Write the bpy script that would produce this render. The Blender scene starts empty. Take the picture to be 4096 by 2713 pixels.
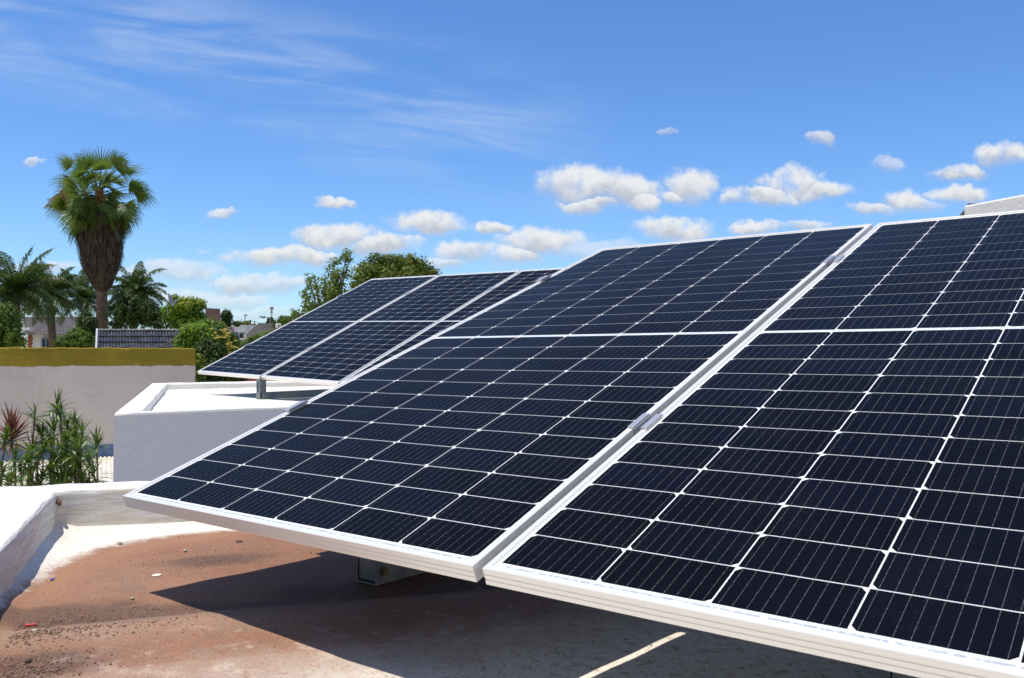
import bpy, bmesh, math, random
from mathutils import Vector, Matrix, Euler, noise as mnoise

rnd = random.Random(7)
R = math.radians
sc = bpy.context.scene
COL = sc.collection

# ------------------------------------------------------------------ camera
CAM = Vector((1.899, -0.977, 0.316))
YAW, PITCH = R(38.82), R(0.97)
F_PX = 3497.5                      # focal length in pixels of the 4096 px wide photograph
cd = bpy.data.cameras.new("camera")
cam = bpy.data.objects.new("camera", cd); COL.objects.link(cam)
cam.location = CAM
cam.rotation_euler = (math.pi/2 + PITCH, 0, YAW)
cd.sensor_width = 36.0; cd.sensor_fit = 'HORIZONTAL'
cd.lens = F_PX/4096*36.0
cd.clip_start = 0.02; cd.clip_end = 5000
cd.dof.use_dof = True; cd.dof.focus_distance = 2.7; cd.dof.aperture_fstop = 18.0
sc.camera = cam

CAMR = Euler((math.pi/2 + PITCH, 0, YAW)).to_matrix()
def at(px, py, depth):
    """world point seen at a photo pixel (4096 wide) at a given distance along the view axis"""
    return CAM + CAMR @ Vector(((px-2048)/F_PX*depth, -(py-1356.5)/F_PX*depth, -depth))
def size(pxs, depth): return pxs/F_PX*depth
RIGHT = Vector((math.cos(YAW), math.sin(YAW), 0)); FWD = Vector((-math.sin(YAW), math.cos(YAW), 0)); UP = Vector((0, 0, 1))

# ------------------------------------------------------------------ sun, sky
SUN_DIR = Vector((-0.1214, -0.2185, 1)).normalized()
SUN_EL = math.asin(SUN_DIR.z); SUN_ROT = math.atan2(SUN_DIR.x, SUN_DIR.y) % (2*math.pi)
sd = bpy.data.lights.new("sun", 'SUN'); sd.energy = 5.0; sd.angle = R(0.53); sd.color = (1, 0.945, 0.85)
sun = bpy.data.objects.new("sun", sd); COL.objects.link(sun)
sun.rotation_euler = (-SUN_DIR).to_track_quat('-Z', 'Y').to_euler(); sun.location = (0, 0, 20)

sc.view_settings.view_transform = 'Standard'
try: sc.view_settings.look = 'None'
except Exception: pass
sc.view_settings.exposure = 0.0; sc.view_settings.gamma = 1.0; sc.view_settings.use_curve_mapping = False

class NT:
    """small node-tree helper"""
    def __init__(s, tree): s.t = tree; s.n = tree.nodes; s.l = tree.links
    def node(s, typ, **kw):
        n = s.n.new(typ)
        for k, v in kw.items(): setattr(n, k, v)
        return n
    def put(s, inp, v):
        if isinstance(v, bpy.types.NodeSocket): s.l.new(v, inp)
        elif v is not None: inp.default_value = v
    def math(s, op, a, b=None, c=None, clamp=False):
        n = s.node('ShaderNodeMath', operation=op, use_clamp=clamp)
        s.put(n.inputs[0], a)
        if b is not None: s.put(n.inputs[1], b)
        if c is not None: s.put(n.inputs[2], c)
        return n.outputs[0]
    def vmath(s, op, a, b=None, out=0):
        n = s.node('ShaderNodeVectorMath', operation=op)
        s.put(n.inputs[0], a)
        if b is not None: s.put(n.inputs[1], b)
        return n.outputs[out]
    def dot(s, a, b): return s.vmath('DOT_PRODUCT', a, b, 1)
    def comb(s, x, y, z=0.0):
        n = s.node('ShaderNodeCombineXYZ')
        for i, v in enumerate((x, y, z)): s.put(n.inputs[i], v)
        return n.outputs[0]
    def noise(s, vec, scale, detail=4, rough=0.55, dist=0.0, out=0):
        n = s.node('ShaderNodeTexNoise'); s.put(n.inputs['Vector'], vec)
        n.inputs['Scale'].default_value = scale; n.inputs['Detail'].default_value = detail
        n.inputs['Roughness'].default_value = rough; n.inputs['Distortion'].default_value = dist
        return n.outputs[out]
    def ramp(s, v, a, b, lo=0.0, hi=1.0, smooth=True):
        n = s.node('ShaderNodeMapRange', interpolation_type='SMOOTHSTEP' if smooth else 'LINEAR', clamp=True)
        s.put(n.inputs[0], v)
        for i, x in enumerate((a, b, lo, hi)): s.put(n.inputs[i+1], x)
        return n.outputs[0]
    def mix(s, f, a, b, blend='MIX'):
        n = s.node('ShaderNodeMix', data_type='RGBA', blend_type=blend)
        s.put(n.inputs[0], f)
        for i, v in ((6, a), (7, b)):
            if isinstance(v, tuple): v = (*v[:3], 1)
            s.put(n.inputs[i], v)
        return n.outputs[2]
    def mapping(s, vec, scale=(1, 1, 1), rot=(0, 0, 0), loc=(0, 0, 0)):
        n = s.node('ShaderNodeMapping'); s.put(n.inputs[0], vec)
        n.inputs['Scale'].default_value = scale; n.inputs['Rotation'].default_value = rot; n.inputs['Location'].default_value = loc
        return n.outputs[0]

w = bpy.data.worlds.new("World"); sc.world = w; w.use_nodes = True
W_ = NT(w.node_tree); W_.n.clear()
sky = W_.node('ShaderNodeTexSky', sky_type='NISHITA', sun_disc=False)
sky.sun_elevation = SUN_EL; sky.sun_rotation = SUN_ROT
sky.air_density = 1.0; sky.dust_density = 0.15; sky.ozone_density = 2.2; sky.altitude = 0
tc = W_.node('ShaderNodeTexCoord').outputs['Generated']
dz = W_.dot(tc, (0, 0, 1)); df = W_.dot(tc, tuple(FWD)); dr = W_.dot(tc, tuple(RIGHT))
dfc = W_.math('MAXIMUM', df, 0.05)
ca = W_.math('DIVIDE', dr, dfc); cb = W_.math('DIVIDE', dz, dfc)     # bearing and height of a sky direction
P0 = W_.comb(ca, cb, 0.0)
nz = W_.noise(P0, 9, 6, 0.6, out=1)
warp = W_.vmath('MULTIPLY', W_.vmath('SUBTRACT', nz, (0.5, 0.5, 0.5)), (0.078, 0.040, 0))
nz2 = W_.noise(P0, 38, 5, 0.62, out=1)
warp2 = W_.vmath('MULTIPLY', W_.vmath('SUBTRACT', nz2, (0.5, 0.5, 0.5)), (0.030, 0.020, 0))
PW = W_.vmath('ADD', W_.vmath('ADD', P0, warp), warp2)
CUMULI = [  # px, py, half width, half height, strength : where the fair weather clouds stand round the horizon
 (2320,735,170,80,1),(2490,765,150,70,1),(2330,815,110,34,1),(2545,805,90,52,.95),
 (2770,735,115,72,1),(2715,778,90,32,.8),(3170,742,130,62,1),(3080,785,150,36,.9),(3290,772,120,36,.95),(2975,800,70,24,.7),
 (3640,808,115,50,.9),(3500,845,95,26,.75),(3850,768,110,42,.85),(4010,608,110,46,.95),(3840,672,110,34,.85),(3570,655,70,30,.5),
 (3305,565,55,26,.6),(2700,510,36,16,.5),(1700,905,150,56,1),(1970,918,75,30,.8),(1325,955,150,52,1),(1520,985,140,40,.95),
 (1045,1035,150,34,.8),(1240,1030,110,38,.85),(2170,975,170,62,.9),(2060,1030,130,42,.8),(1840,1015,110,42,.65),(1770,1060,90,28,.6),
 (2690,918,160,50,.95),(3035,922,85,30,.85),(3180,915,150,26,.8),(910,855,48,20,.7),(1355,820,62,20,.7),(130,637,36,22,.6),
 (820,1005,36,16,.5),(690,1080,210,48,.55),(560,1068,100,34,.5),(950,1125,130,40,.6),(1090,1130,140,36,.55),(200,1068,130,26,.55),
 (800,1190,260,36,.5),(1000,1235,220,26,.4),(2430,1010,200,40,.5),(1560,1075,160,26,.5),(60,1090,100,30,.5)]
dens = None; hgt = None; cap = None
for (px, py, rx, ry, st) in CUMULI:
    c = ((px-2048)/F_PX, (1415-py)/F_PX, 0)
    v = W_.vmath('MULTIPLY', W_.vmath('SUBTRACT', PW, c), (F_PX/rx/1.50, F_PX/ry/1.50, 0))
    d = W_.math('SUBTRACT', 1.0, W_.vmath('LENGTH', v, out=1))
    hy = W_.dot(v, (0, 1, 0))
    if dens is None: dens, hgt, cap = d, hy, st
    else:
        g_ = W_.math('GREATER_THAN', d, dens)
        hgt = W_.math('ADD', W_.math('MULTIPLY', g_, W_.math('SUBTRACT', hy, hgt)), hgt)
        cap = W_.math('ADD', W_.math('MULTIPLY', g_, W_.math('SUBTRACT', st, cap)), cap)
        dens = W_.math('MAXIMUM', dens, d)
puff = W_.math('ADD', W_.math('MULTIPLY', W_.noise(P0, 78, 6, 0.68), 0.55), W_.math('MULTIPLY', W_.noise(W_.mapping(P0, scale=(1, 1.6, 1)), 17, 3, 0.6), 0.45))
dens = W_.math('ADD', dens, W_.math('MULTIPLY_ADD', puff, 0.95, -0.50))
alpha = W_.ramp(dens, 0.10, W_.ramp(hgt, -0.5, 0.3, 0.80, 0.50))
alpha = W_.math('MULTIPLY', alpha, W_.ramp(W_.noise(W_.vmath('ADD', P0, (1.7, 0.3, 0)), 24, 6, 0.66), 0.30, 0.52, 0.35, 1.0))
alpha = W_.math('MULTIPLY', alpha, W_.ramp(cap, 0.35, 0.75, 0.30, 1.0))
core = W_.ramp(W_.math('ADD', W_.math('MULTIPLY', hgt, 0.55), W_.noise(W_.vmath('ADD', P0, (0.013, -0.02, 3.0)), 34, 6, 0.62)), 0.22, 0.74)
# high thin streaks, upper left
PS = W_.mapping(P0, scale=(1, 1, 1), rot=(0, 0, R(7)))
st1 = W_.noise(W_.mapping(PS, scale=(2.0, 15, 1)), 1.8, 7, 0.60, 0.7)
st2 = W_.noise(W_.mapping(PS, scale=(1, 2.2, 1)), 3.2, 4, 0.55)
line = W_.math('ADD', cb, W_.math('MULTIPLY_ADD', ca, 0.235, -0.252))
band = W_.math('MULTIPLY', W_.ramp(W_.math('ABSOLUTE', line), 0.015, 0.115, 1, 0), W_.ramp(ca, 0.16, -0.10))
cir = W_.math('MULTIPLY', W_.math('MULTIPLY', W_.ramp(st1, 0.36, 0.72), W_.ramp(st2, 0.30, 0.56)), band)
lowhaze = W_.math('MULTIPLY', W_.ramp(cb, 0.15, 0.0), W_.ramp(W_.noise(W_.mapping(P0, scale=(1, 4, 1)), 6, 5, 0.6), 0.38, 0.68))
hsv = W_.node('ShaderNodeHueSaturation'); W_.put(hsv.inputs['Color'], sky.outputs[0])
hsv.inputs['Saturation'].default_value = 1.12; hsv.inputs['Value'].default_value = 1.0
skycol = W_.mix(1.0, hsv.outputs[0], (0.86, 1.12, 1.46), 'MULTIPLY')
SKY_STR = 0.115
K = 1.0/SKY_STR
cc = W_.mix(core, (0.54*K, 0.57*K, 0.63*K), (0.88*K, 0.88*K, 0.87*K))
# unseen broken cloud added behind and beside the camera to whiten the fill light
bk = W_.noise(W_.vmath('MULTIPLY', tc, (1, 1, 1.8)), 2.6, 6, 0.6)
back = W_.math('MULTIPLY', W_.ramp(W_.math('ADD', bk, W_.ramp(dz, 0.35, 0.0, 0.0, 0.2)), 0.42, 0.60), W_.math('MULTIPLY', W_.ramp(df, 0.10, -0.15), W_.ramp(dz, -0.01, 0.01)))
out = W_.mix(W_.math('MULTIPLY', cir, 0.40), skycol, (0.75*K, 0.82*K, 0.92*K))
out = W_.mix(W_.math('MULTIPLY', lowhaze, 0.55), out, (0.62*K, 0.74*K, 0.87*K))
front = W_.ramp(df, 0.05, 0.15)
out = W_.mix(W_.math('MULTIPLY', W_.math('MULTIPLY', alpha, front), 0.93), out, cc)
out = W_.mix(W_.math('MULTIPLY', back, 0.9), out, (0.66*K, 0.64*K, 0.61*K))
bg = W_.node('ShaderNodeBackground'); W_.put(bg.inputs[0], out); bg.inputs[1].default_value = SKY_STR
wo = W_.node('ShaderNodeOutputWorld'); W_.l.new(bg.outputs[0], wo.inputs[0])

# ------------------------------------------------------------------ materials
def mat(name, build=None, color=(0.5, 0.5, 0.5), rough=0.6, spec=0.4, metal=0.0):
    m = bpy.data.materials.new(name); m.use_nodes = True
    t = NT(m.node_tree); b = t.n['Principled BSDF']
    b.inputs['Base Color'].default_value = (*color, 1); b.inputs['Roughness'].default_value = rough
    b.inputs['Specular IOR Level'].default_value = spec; b.inputs['Metallic'].default_value = metal
    if build: build(t, b)
    return m
def pos(t): return t.node('ShaderNodeNewGeometry').outputs['Position']
def objco(t): return t.node('ShaderNodeTexCoord').outputs['Object']
def bump(t, b, h, strength=0.3, dist=0.01):
    n = t.node('ShaderNodeBump'); n.inputs['Strength'].default_value = strength; n.inputs['Distance'].default_value = dist
    t.put(n.inputs['Height'], h); t.l.new(n.outputs[0], b.inputs['Normal'])

def simple_var(c1, c2, scale, rough=0.6, spec=0.3, metal=0.0, bs=0.0, bsc=None, detail=5, bd=0.01):
    def f(t, b):
        P = pos(t); n = t.noise(P, scale, detail, 0.6)
        t.put(b.inputs['Base Color'], t.mix(t.ramp(n, 0.32, 0.68), c1, c2))
        if bs: bump(t, b, t.noise(P, bsc or scale*3, 5, 0.6), bs, bd)
    return lambda name: mat(name, f, rough=rough, spec=spec, metal=metal)

K0 = Vector((-0.805, 0.212, 0))           # inner corner of the two parapets of the roof we stand on
DL = Vector((0.855, -0.518, 0)).normalized(); DB = Vector((0.545, 0.838, 0)).normalized()
NL = Vector((-DL.y, DL.x, 0)); NB = Vector((DB.y, -DB.x, 0))

def m_roof(t, b):
    P = pos(t)
    q = t.vmath('SUBTRACT', P, tuple(K0))
    n1 = t.noise(P, 2.6, 6, 0.6); n2 = t.noise(P, 9, 6, 0.65); n3 = t.noise(P, 45, 4, 0.7); n4 = t.noise(P, 160, 3, 0.7)
    dl = t.dot(q, tuple(NL)); db = t.dot(q, tuple(NB))
    nn = t.math('MULTIPLY_ADD', n2, 0.055, t.math('MULTIPLY_ADD', n1, 0.05, -0.052))
    prod = t.math('ADD', t.math('MULTIPLY', t.math('ADD', t.math('MAXIMUM', dl, 0.0), 0.06), t.math('MAXIMUM', db, 0.0)), nn)
    prod = t.math('MULTIPLY_ADD', n3, 0.02, t.math('SUBTRACT', prod, 0.01))
    white1 = t.ramp(t.math('MULTIPLY_ADD', n4, 0.02, prod), 0.084, 0.050)
    rim = t.math('MULTIPLY', t.ramp(prod, 0.055, 0.080), t.ramp(prod, 0.135, 0.085))
    along = t.dot(t.vmath('SUBTRACT', P, (0.88, 0.08, 0)), (0.936, -0.35, 0))
    al = t.math('ADD', along, t.math('MULTIPLY_ADD', n2, 0.30, t.math('MULTIPLY_ADD', n3, 0.16, -0.23)))
    white2 = t.ramp(al, -0.36, 0.12)
    # membrane laps run parallel to the back parapet
    dbn = t.math('MULTIPLY_ADD', n1, 0.05, db)
    lap = t.math('MULTIPLY', t.ramp(dbn, 1.005, 1.02), t.ramp(dbn, 1.24, 1.06))
    lap2 = t.math('MULTIPLY', t.ramp(dbn, 1.30, 1.33), t.ramp(dbn, 1.52, 1.36))
    brown = t.mix(t.ramp(n1, 0.3, 0.7), (0.232, 0.110, 0.064), (0.292, 0.155, 0.094))
    brown = t.mix(t.math('MULTIPLY', t.ramp(n2, 0.50, 0.70), 0.5), brown, (0.145, 0.100, 0.082))
    brown = t.mix(t.math('MULTIPLY', t.ramp(n3, 0.53, 0.75), 0.35), brown, (0.265, 0.180, 0.138))
    brown = t.mix(t.math('MULTIPLY', rim, 0.75), brown, (0.33, 0.17, 0.095))
    # dark grime left where puddles dried
    dk = None
    for (x, y, rx, ry) in ((-0.14, 0.33, 0.16, 0.07), (0.15, -0.07, 0.24, 0.075), (0.02, -0.17, 0.20, 0.09), (0.32, -0.33, 0.14, 0.09), (0.33, 0.16, 0.25, 0.06), (0.45, 0.45, .4, .1)):
        v = t.vmath('SUBTRACT', P, (x, y, 0)); u_ = t.dot(v, (0.545/rx, 0.838/rx, 0)); v_ = t.dot(v, (0.838/ry, -0.545/ry, 0))
        d = t.vmath('LENGTH', t.comb(u_, v_, 0), out=1)
        dk = d if dk is None else t.math('MINIMUM', dk, d)
    dkm = t.ramp(t.math('ADD', dk, t.math('MULTIPLY_ADD', n2, 1.6, -0.8)), 1.25, 0.45)
    speck = t.ramp(t.noise(P, 210, 2, 0.5), 0.60, 0.70)
    brown = t.mix(t.math('MULTIPLY', dkm, t.math('MULTIPLY_ADD', speck, 0.30, 0.62)), brown, (0.060, 0.040, 0.032))
    wht = t.mix(t.ramp(n2, 0.35, 0.7), (0.67, 0.63, 0.55), (0.75, 0.72, 0.66))
    wht2 = t.mix(t.ramp(n3, 0.48, 0.72), (0.70, 0.665, 0.59), (0.40, 0.29, 0.20))
    col = t.mix(t.math('MULTIPLY', lap, 0.32), brown, (0.40, 0.28, 0.21))
    col = t.mix(t.math('MULTIPLY', lap2, 0.18), col, (0.50, 0.37, 0.29))
    patch = t.math('MULTIPLY', t.ramp(t.noise(t.vmath('ADD', P, (3, 1, 0)), 14, 6, 0.7), 0.53, 0.66), t.ramp(al, -0.70, -0.1))
    col = t.mix(t.math('MULTIPLY', patch, 0.55), col, (0.56, 0.45, 0.36))
    col = t.mix(white2, col, wht2)
    col = t.mix(white1, col, wht)
    fine = t.noise(P, 330, 3, 0.7)
    col = t.mix(t.math('MULTIPLY', t.ramp(fine, 0.50, 0.62), t.math('MULTIPLY_ADD', white1, -0.40, 0.50)), col, t.mix(1.0, col, (0.55, 0.50, 0.47), 'MULTIPLY'))
    col = t.mix(t.math('MULTIPLY', t.ramp(fine, 0.46, 0.36), 0.30), col, (0.52, 0.38, 0.28))
    org = t.ramp(t.noise(P, 60, 2, 0.5), 0.70, 0.76)
    col = t.mix(t.math('MULTIPLY', org, 0.6), col, (0.40, 0.13, 0.045))
    col = t.mix(t.math('MULTIPLY', t.ramp(n4, 0.60, 0.70), 0.6), col, (0.05, 0.036, 0.03))
    t.put(b.inputs['Base Color'], col)
    h = t.math('MULTIPLY_ADD', n3, 0.35, t.math('MULTIPLY_ADD', n4, 0.25, t.math('MULTIPLY_ADD', n2, 0.6, t.math('MULTIPLY', lap, 0.35))))
    bump(t, b, h, 0.8, 0.006)
M = {}
M['roof'] = mat('dirty_roof_membrane', m_roof, rough=0.85, spec=0.25)

def m_parapet(t, b):
    P = pos(t)
    s = t.noise(t.mapping(P, rot=(R(3), R(4), 0), scale=(5, 5, 52)), 1.3, 6, 0.62, 0.5)
    n = t.noise(P, 5, 6, 0.6); g = t.noise(P, 60, 4, 0.65)
    col = t.mix(t.ramp(n, 0.35, 0.7), (0.80, 0.785, 0.75), (0.74, 0.705, 0.64))
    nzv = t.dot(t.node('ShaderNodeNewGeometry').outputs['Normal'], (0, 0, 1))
    low = t.ramp(nzv, 0.55, 0.15)                      # the walls' upright sides are streaked browner than their tops
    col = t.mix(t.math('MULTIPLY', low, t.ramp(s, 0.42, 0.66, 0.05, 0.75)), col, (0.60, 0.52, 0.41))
    col = t.mix(t.math('MULTIPLY', t.ramp(s, 0.66, 0.72), 0.25), col, (0.42, 0.36, 0.30))
    cr = t.ramp(t.noise(t.mapping(P, scale=(1, 1, 2)), 22, 6, .75), .62, .70)
    col = t.mix(t.math('MULTIPLY', cr, .28), col, (.40, .34, .28))
    t.put(b.inputs['Base Color'], col)
    bump(t, b, t.math('MULTIPLY_ADD', s, 1.0, t.math('MULTIPLY_ADD', g, 0.18, t.math('MULTIPLY', n, 0.8))), 0.9, 0.016)
M['parapet'] = mat('white_roof_membrane', m_parapet, rough=0.7, spec=0.3)

def m_whitewall(t, b):
    P = pos(t); n = t.noise(P, 1.8, 6, 0.6); g = t.noise(P, 40, 4, 0.6)
    st = t.noise(t.mapping(P, scale=(6, 6, 0.7)), 1.6, 5, 0.6)
    col = t.mix(t.ramp(n, 0.3, 0.7), (0.86, 0.84, 0.82), (0.82, 0.795, 0.765))
    col = t.mix(t.math('MULTIPLY', t.ramp(st, 0.50, 0.75), 0.25), col, (0.60, 0.57, 0.52))
    v = t.node('ShaderNodeTexVoronoi', feature='DISTANCE_TO_EDGE'); t.put(v.inputs['Vector'], t.vmath('ADD', t.vmath('MULTIPLY', P, (1.1, 1.1, 1.6)), t.vmath('MULTIPLY', t.noise(P, 4, 5, .6, out=1), (.5, .5, .5))))
    hl = t.math('MULTIPLY', t.ramp(v.outputs['Distance'], .006, .0), t.ramp(t.noise(P, 1.3, 2, .5), .5, .62))
    col = t.mix(t.math('MULTIPLY', hl, .35), col, (.45, .42, .38))
    tr = t.noise(t.mapping(P, rot=(.3, .2, .5), scale=(2, 2, 9)), 5, 6, .65)
    col = t.mix(t.math('MULTIPLY', t.ramp(tr, .5, .75), .12), col, (.62, .58, .55))
    t.put(b.inputs['Base Color'], col); bump(t, b, t.math('MULTIPLY_ADD', g, 0.35, t.math('MULTIPLY_ADD', tr, 1.2, n)), 0.55, 0.014)
M['whitewall'] = mat('white_painted_plaster', m_whitewall, rough=0.75, spec=0.25)
M['upperwall'] = mat('pale_grey_plaster', lambda t, b: (t.put(b.inputs['Base Color'], t.mix(t.ramp(t.noise(pos(t), 3, 6, .6), .3, .7), (.80, .79, .77), (.70, .69, .66))), bump(t, b, t.noise(pos(t), 30, 5, .6), .3, .01)), rough=.8, spec=.2)
def m_whitedeck(t, b):
    P = pos(t); n = t.noise(P, 1.6, 6, 0.6); s = t.noise(t.mapping(P, scale=(1, 5, 1), rot=(0, 0, R(-14))), 4, 6, .6); sp = t.ramp(t.noise(P, 38, 3, .6), .66, .74)
    col = t.mix(t.ramp(n, .35, .7), (.80, .78, .735), (.74, .70, .62))
    col = t.mix(t.math('MULTIPLY', t.ramp(s, .52, .72), .35), col, (.60, .50, .38))
    col = t.mix(t.math('MULTIPLY', sp, .5), col, (.30, .26, .21))
    t.put(b.inputs['Base Color'], col); bump(t, b, t.math('MULTIPLY_ADD', s, .6, n), .4, .012)
M['whitedeck'] = mat('white_roof_paint', m_whitedeck, rough=.75, spec=.25)

def m_boundary(t, b):
    P = pos(t); q = t.vmath('SUBTRACT', P, tuple(at(0, 1468, 12.2)))
    zz = t.dot(P, (0, 0, 1))
    e = t.noise(P, 2.2, 5, 0.6); e2 = t.noise(P, 9, 5, 0.65)
    edge = t.math('ADD', zz, t.math('MULTIPLY_ADD', e, 0.09, t.math('MULTIPLY_ADD', e2, 0.05, -0.07)))
    paint = t.ramp(edge, 0.135, 0.147)
    n = t.noise(P, 1.1, 6, 0.65); br = t.noise(t.mapping(P, scale=(1, 1, 5)), 3.0, 6, 0.65)
    och = t.mix(t.ramp(n, 0.35, 0.65), (0.235, 0.185, 0.022), (0.30, 0.225, 0.028))
    och = t.mix(t.math('MULTIPLY', t.ramp(br, 0.54, 0.68), 0.55), och, (0.43, 0.275, 0.04))
    och = t.mix(t.math('MULTIPLY', t.ramp(br, 0.44, 0.30), 0.5), och, (0.15, 0.125, 0.022))
    st = t.noise(t.mapping(P, scale=(9, 9, 0.5)), 1.4, 5, .6)
    gry = t.mix(t.ramp(n, 0.35, 0.68), (0.63, 0.56, 0.505), (0.56, 0.495, 0.445))
    gry = t.mix(t.math('MULTIPLY', t.ramp(t.noise(t.mapping(P, scale=(.5, .5, 3)), 2.2, 5, .6), .5, .7), .35), gry, (.43, .40, .375))
    gry = t.mix(t.math('MULTIPLY', t.ramp(st, 0.60, 0.76), 0.4), gry, (0.50, 0.36, 0.22))
    drip = t.math('MULTIPLY', t.ramp(t.noise(t.mapping(P, scale=(14, 14, .8)), 1.3, 6, .7), .56, .72), t.ramp(zz, -.55, .12))
    gry = t.mix(t.math('MULTIPLY', drip, .32), gry, (.36, .31, .25))
    och = t.mix(t.math('MULTIPLY', t.ramp(t.noise(P, 14, 6, .7), .60, .72), .45), och, (.11, .09, .03))
    t.put(b.inputs['Base Color'], t.mix(paint, gry, och)); bump(t, b, t.math('MULTIPLY_ADD', e2, .6, t.noise(P, 30, 5, .6)), .4, .02)
M['boundary'] = mat('grey_plaster_with_ochre_band', m_boundary, rough=.85, spec=.2)
M['bluepaint'] = simple_var((.085, .15, .30), (.13, .21, .36), 3, .6, .3)('faded_blue_paint')
M['sheet'] = mat('old_white_sheeting', lambda t, b: t.put(b.inputs['Base Color'], t.mix(t.ramp(t.noise(t.mapping(pos(t), scale=(4, 4, 4)), 1.2, 6, .65), .35, .7), (.66, .63, .56), (.50, .45, .37))), rough=.7)
M['rust'] = simple_var((.10, .06, .035), (.22, .12, .06), 8, .9, .1)('rusty_timber')

M['frame'] = mat('anodised_aluminium', lambda t, b: t.put(b.inputs['Base Color'], t.mix(t.ramp(t.noise(objco(t), 5, 4, .6), .62, .8, 0, .25), (.84, .815, .76), (.72, .64, .50))), rough=.34, spec=.5, metal=.42)
M['back'] = mat('white_backsheet', color=(.78, .79, .80), rough=.22, spec=.4)
def m_cell(t, b):
    oc = objco(t)
    c = t.vmath('FLOOR', t.vmath('MULTIPLY', t.vmath('SUBTRACT', oc, (0.0163, 0.024, 0)), (1/0.1676, 1/0.0848, 0)))
    wn = t.node('ShaderNodeTexWhiteNoise', noise_dimensions='3D'); t.put(wn.inputs[0], c)
    ft = t.noise(t.mapping(oc, scale=(1, 1, 1)), 900, 1, .5)
    col = t.mix(wn.outputs[0], (.0035, .0040, .0065), (.0045, .0055, .011))
    dust = t.math('MULTIPLY', t.ramp(t.noise(oc, 6, 6, .65), .45, .75), t.ramp(t.noise(oc, 420, 2, .5), .56, .70))
    col = t.mix(t.math('MULTIPLY', dust, .10), col, (.25, .24, .22))
    df_ = t.node('ShaderNodeBsdfDiffuse'); t.put(df_.inputs[0], col)
    gl = t.node('ShaderNodeBsdfGlossy'); gl.inputs[0].default_value = (1, .91, .80, 1)
    t.put(gl.inputs['Roughness'], t.ramp(t.noise(oc, 3, 5, .6), .3, .7, .13, .20))
    fr = t.node('ShaderNodeFresnel'); fr.inputs['IOR'].default_value = 1.115        # anti-reflective textured glass
    fac = t.math('MULTIPLY', fr.outputs[0], t.ramp(t.noise(t.mapping(oc, scale=(1, .4, 1)), 2.2, 5, .65), .3, .75, .80, 1.15))
    mx = t.node('ShaderNodeMixShader'); t.put(mx.inputs[0], fac)
    t.l.new(df_.outputs[0], mx.inputs[1]); t.l.new(gl.outputs[0], mx.inputs[2]); t.l.new(mx.outputs[0], t.n['Material Output'].inputs[0])
M['cell'] = mat('glass_covered_silicon', m_cell, rough=.2, spec=.09)
M['ribbon'] = mat('tinned_ribbon', lambda t, b: t.put(b.inputs['Base Color'], t.mix(t.ramp(t.noise(objco(t), 160, 3, .6), .42, .6), (.52, .54, .57), (.82, .84, .86))), rough=.3, spec=.6, metal=.4)
M['wire'] = mat('silver_busbar', color=(.24, .24, .24), rough=.4, metal=.1)
M['clamp'] = mat('mill_aluminium', lambda t, b: t.put(b.inputs['Base Color'], t.mix(t.noise(objco(t), 40, 4, .6), (.40, .42, .45), (.56, .58, .60))), rough=.35, metal=.55)
def m_galv(t, b):
    oc = objco(t); n = t.noise(oc, 22, 5, .7); v = t.node('ShaderNodeTexVoronoi'); t.put(v.inputs['Vector'], oc); v.inputs['Scale'].default_value = 130
    col = t.mix(t.ramp(n, .3, .7), (.15, .17, .18), (.25, .27, .28)); col = t.mix(t.math('MULTIPLY', v.outputs['Distance'], .25), col, (.36, .38, .40))
    t.put(b.inputs['Base Color'], col); t.put(b.inputs['Roughness'], t.ramp(n, .3, .7, .35, .6))
M['galv'] = mat('galvanised_steel', m_galv, metal=.65, spec=.5)
M['brass'] = mat('zinc_yellow_bolt', color=(.20, .16, .07), rough=.45, metal=.7)
M['black'] = mat('black_plastic', color=(.012, .012, .012), rough=.5)

def leafmat(name, c1, c2, c3=None, rough=.5, spec=.22, trans=.3, scale=3.0):
    def f(t, b):
        P = pos(t); n = t.noise(P, scale, 4, .65); n2 = t.noise(P, scale*9, 2, .6)
        col = t.mix(t.ramp(n, .35, .65), c1, c2)
        if c3: col = t.mix(t.ramp(n2, .56, .70), col, c3)
        t.put(b.inputs['Base Color'], col)
        tr = t.node('ShaderNodeBsdfTranslucent'); t.put(tr.inputs[0], t.mix(.5, col, (c2[0]*1.6, c2[1]*1.7, c2[2]*.8)))
        mx = t.node('ShaderNodeMixShader'); mx.inputs[0].default_value = trans
        t.l.new(b.outputs[0], mx.inputs[1]); t.l.new(tr.outputs[0], mx.inputs[2])
        t.l.new(mx.outputs[0], t.n['Material Output'].inputs[0])
    return mat(name, f, rough=rough, spec=spec)
M['fan'] = leafmat('fan_palm_leaf', (0.060, 0.122, 0.022), (0.128, 0.196, 0.033), (0.234, 0.243, 0.068), .38, .32, scale=1.2)
M['feather'] = leafmat('feather_palm_leaf', (0.031, 0.063, 0.014), (0.067, 0.107, 0.022), (0.140, 0.151, 0.045), .38, .32, scale=1.2)
M['deadpalm'] = leafmat('dead_palm_leaf', (0.066, 0.052, 0.040), (0.117, 0.095, 0.074), (0.035, 0.026, 0.019), .95, .05, .05, 3.5)
M['flower'] = leafmat('dry_palm_flower', (.26, .135, .06), (.36, .22, .11), None, .9, .1, .1)
M['palmtrunk'] = simple_var((.10, .075, .055), (.19, .14, .10), 9, .9, .1, 0, .6, 14, bd=.05)('palm_trunk_bark')
M['bark'] = simple_var((.10, .085, .06), (.19, .165, .13), 6, .9, .1, 0, .5, 20, bd=.03)('tree_bark')
M['vine'] = leafmat('vine_leaf', (0.064, 0.147, 0.011), (0.148, 0.263, 0.017), (0.402, 0.428, 0.025), scale=1.4)
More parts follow.
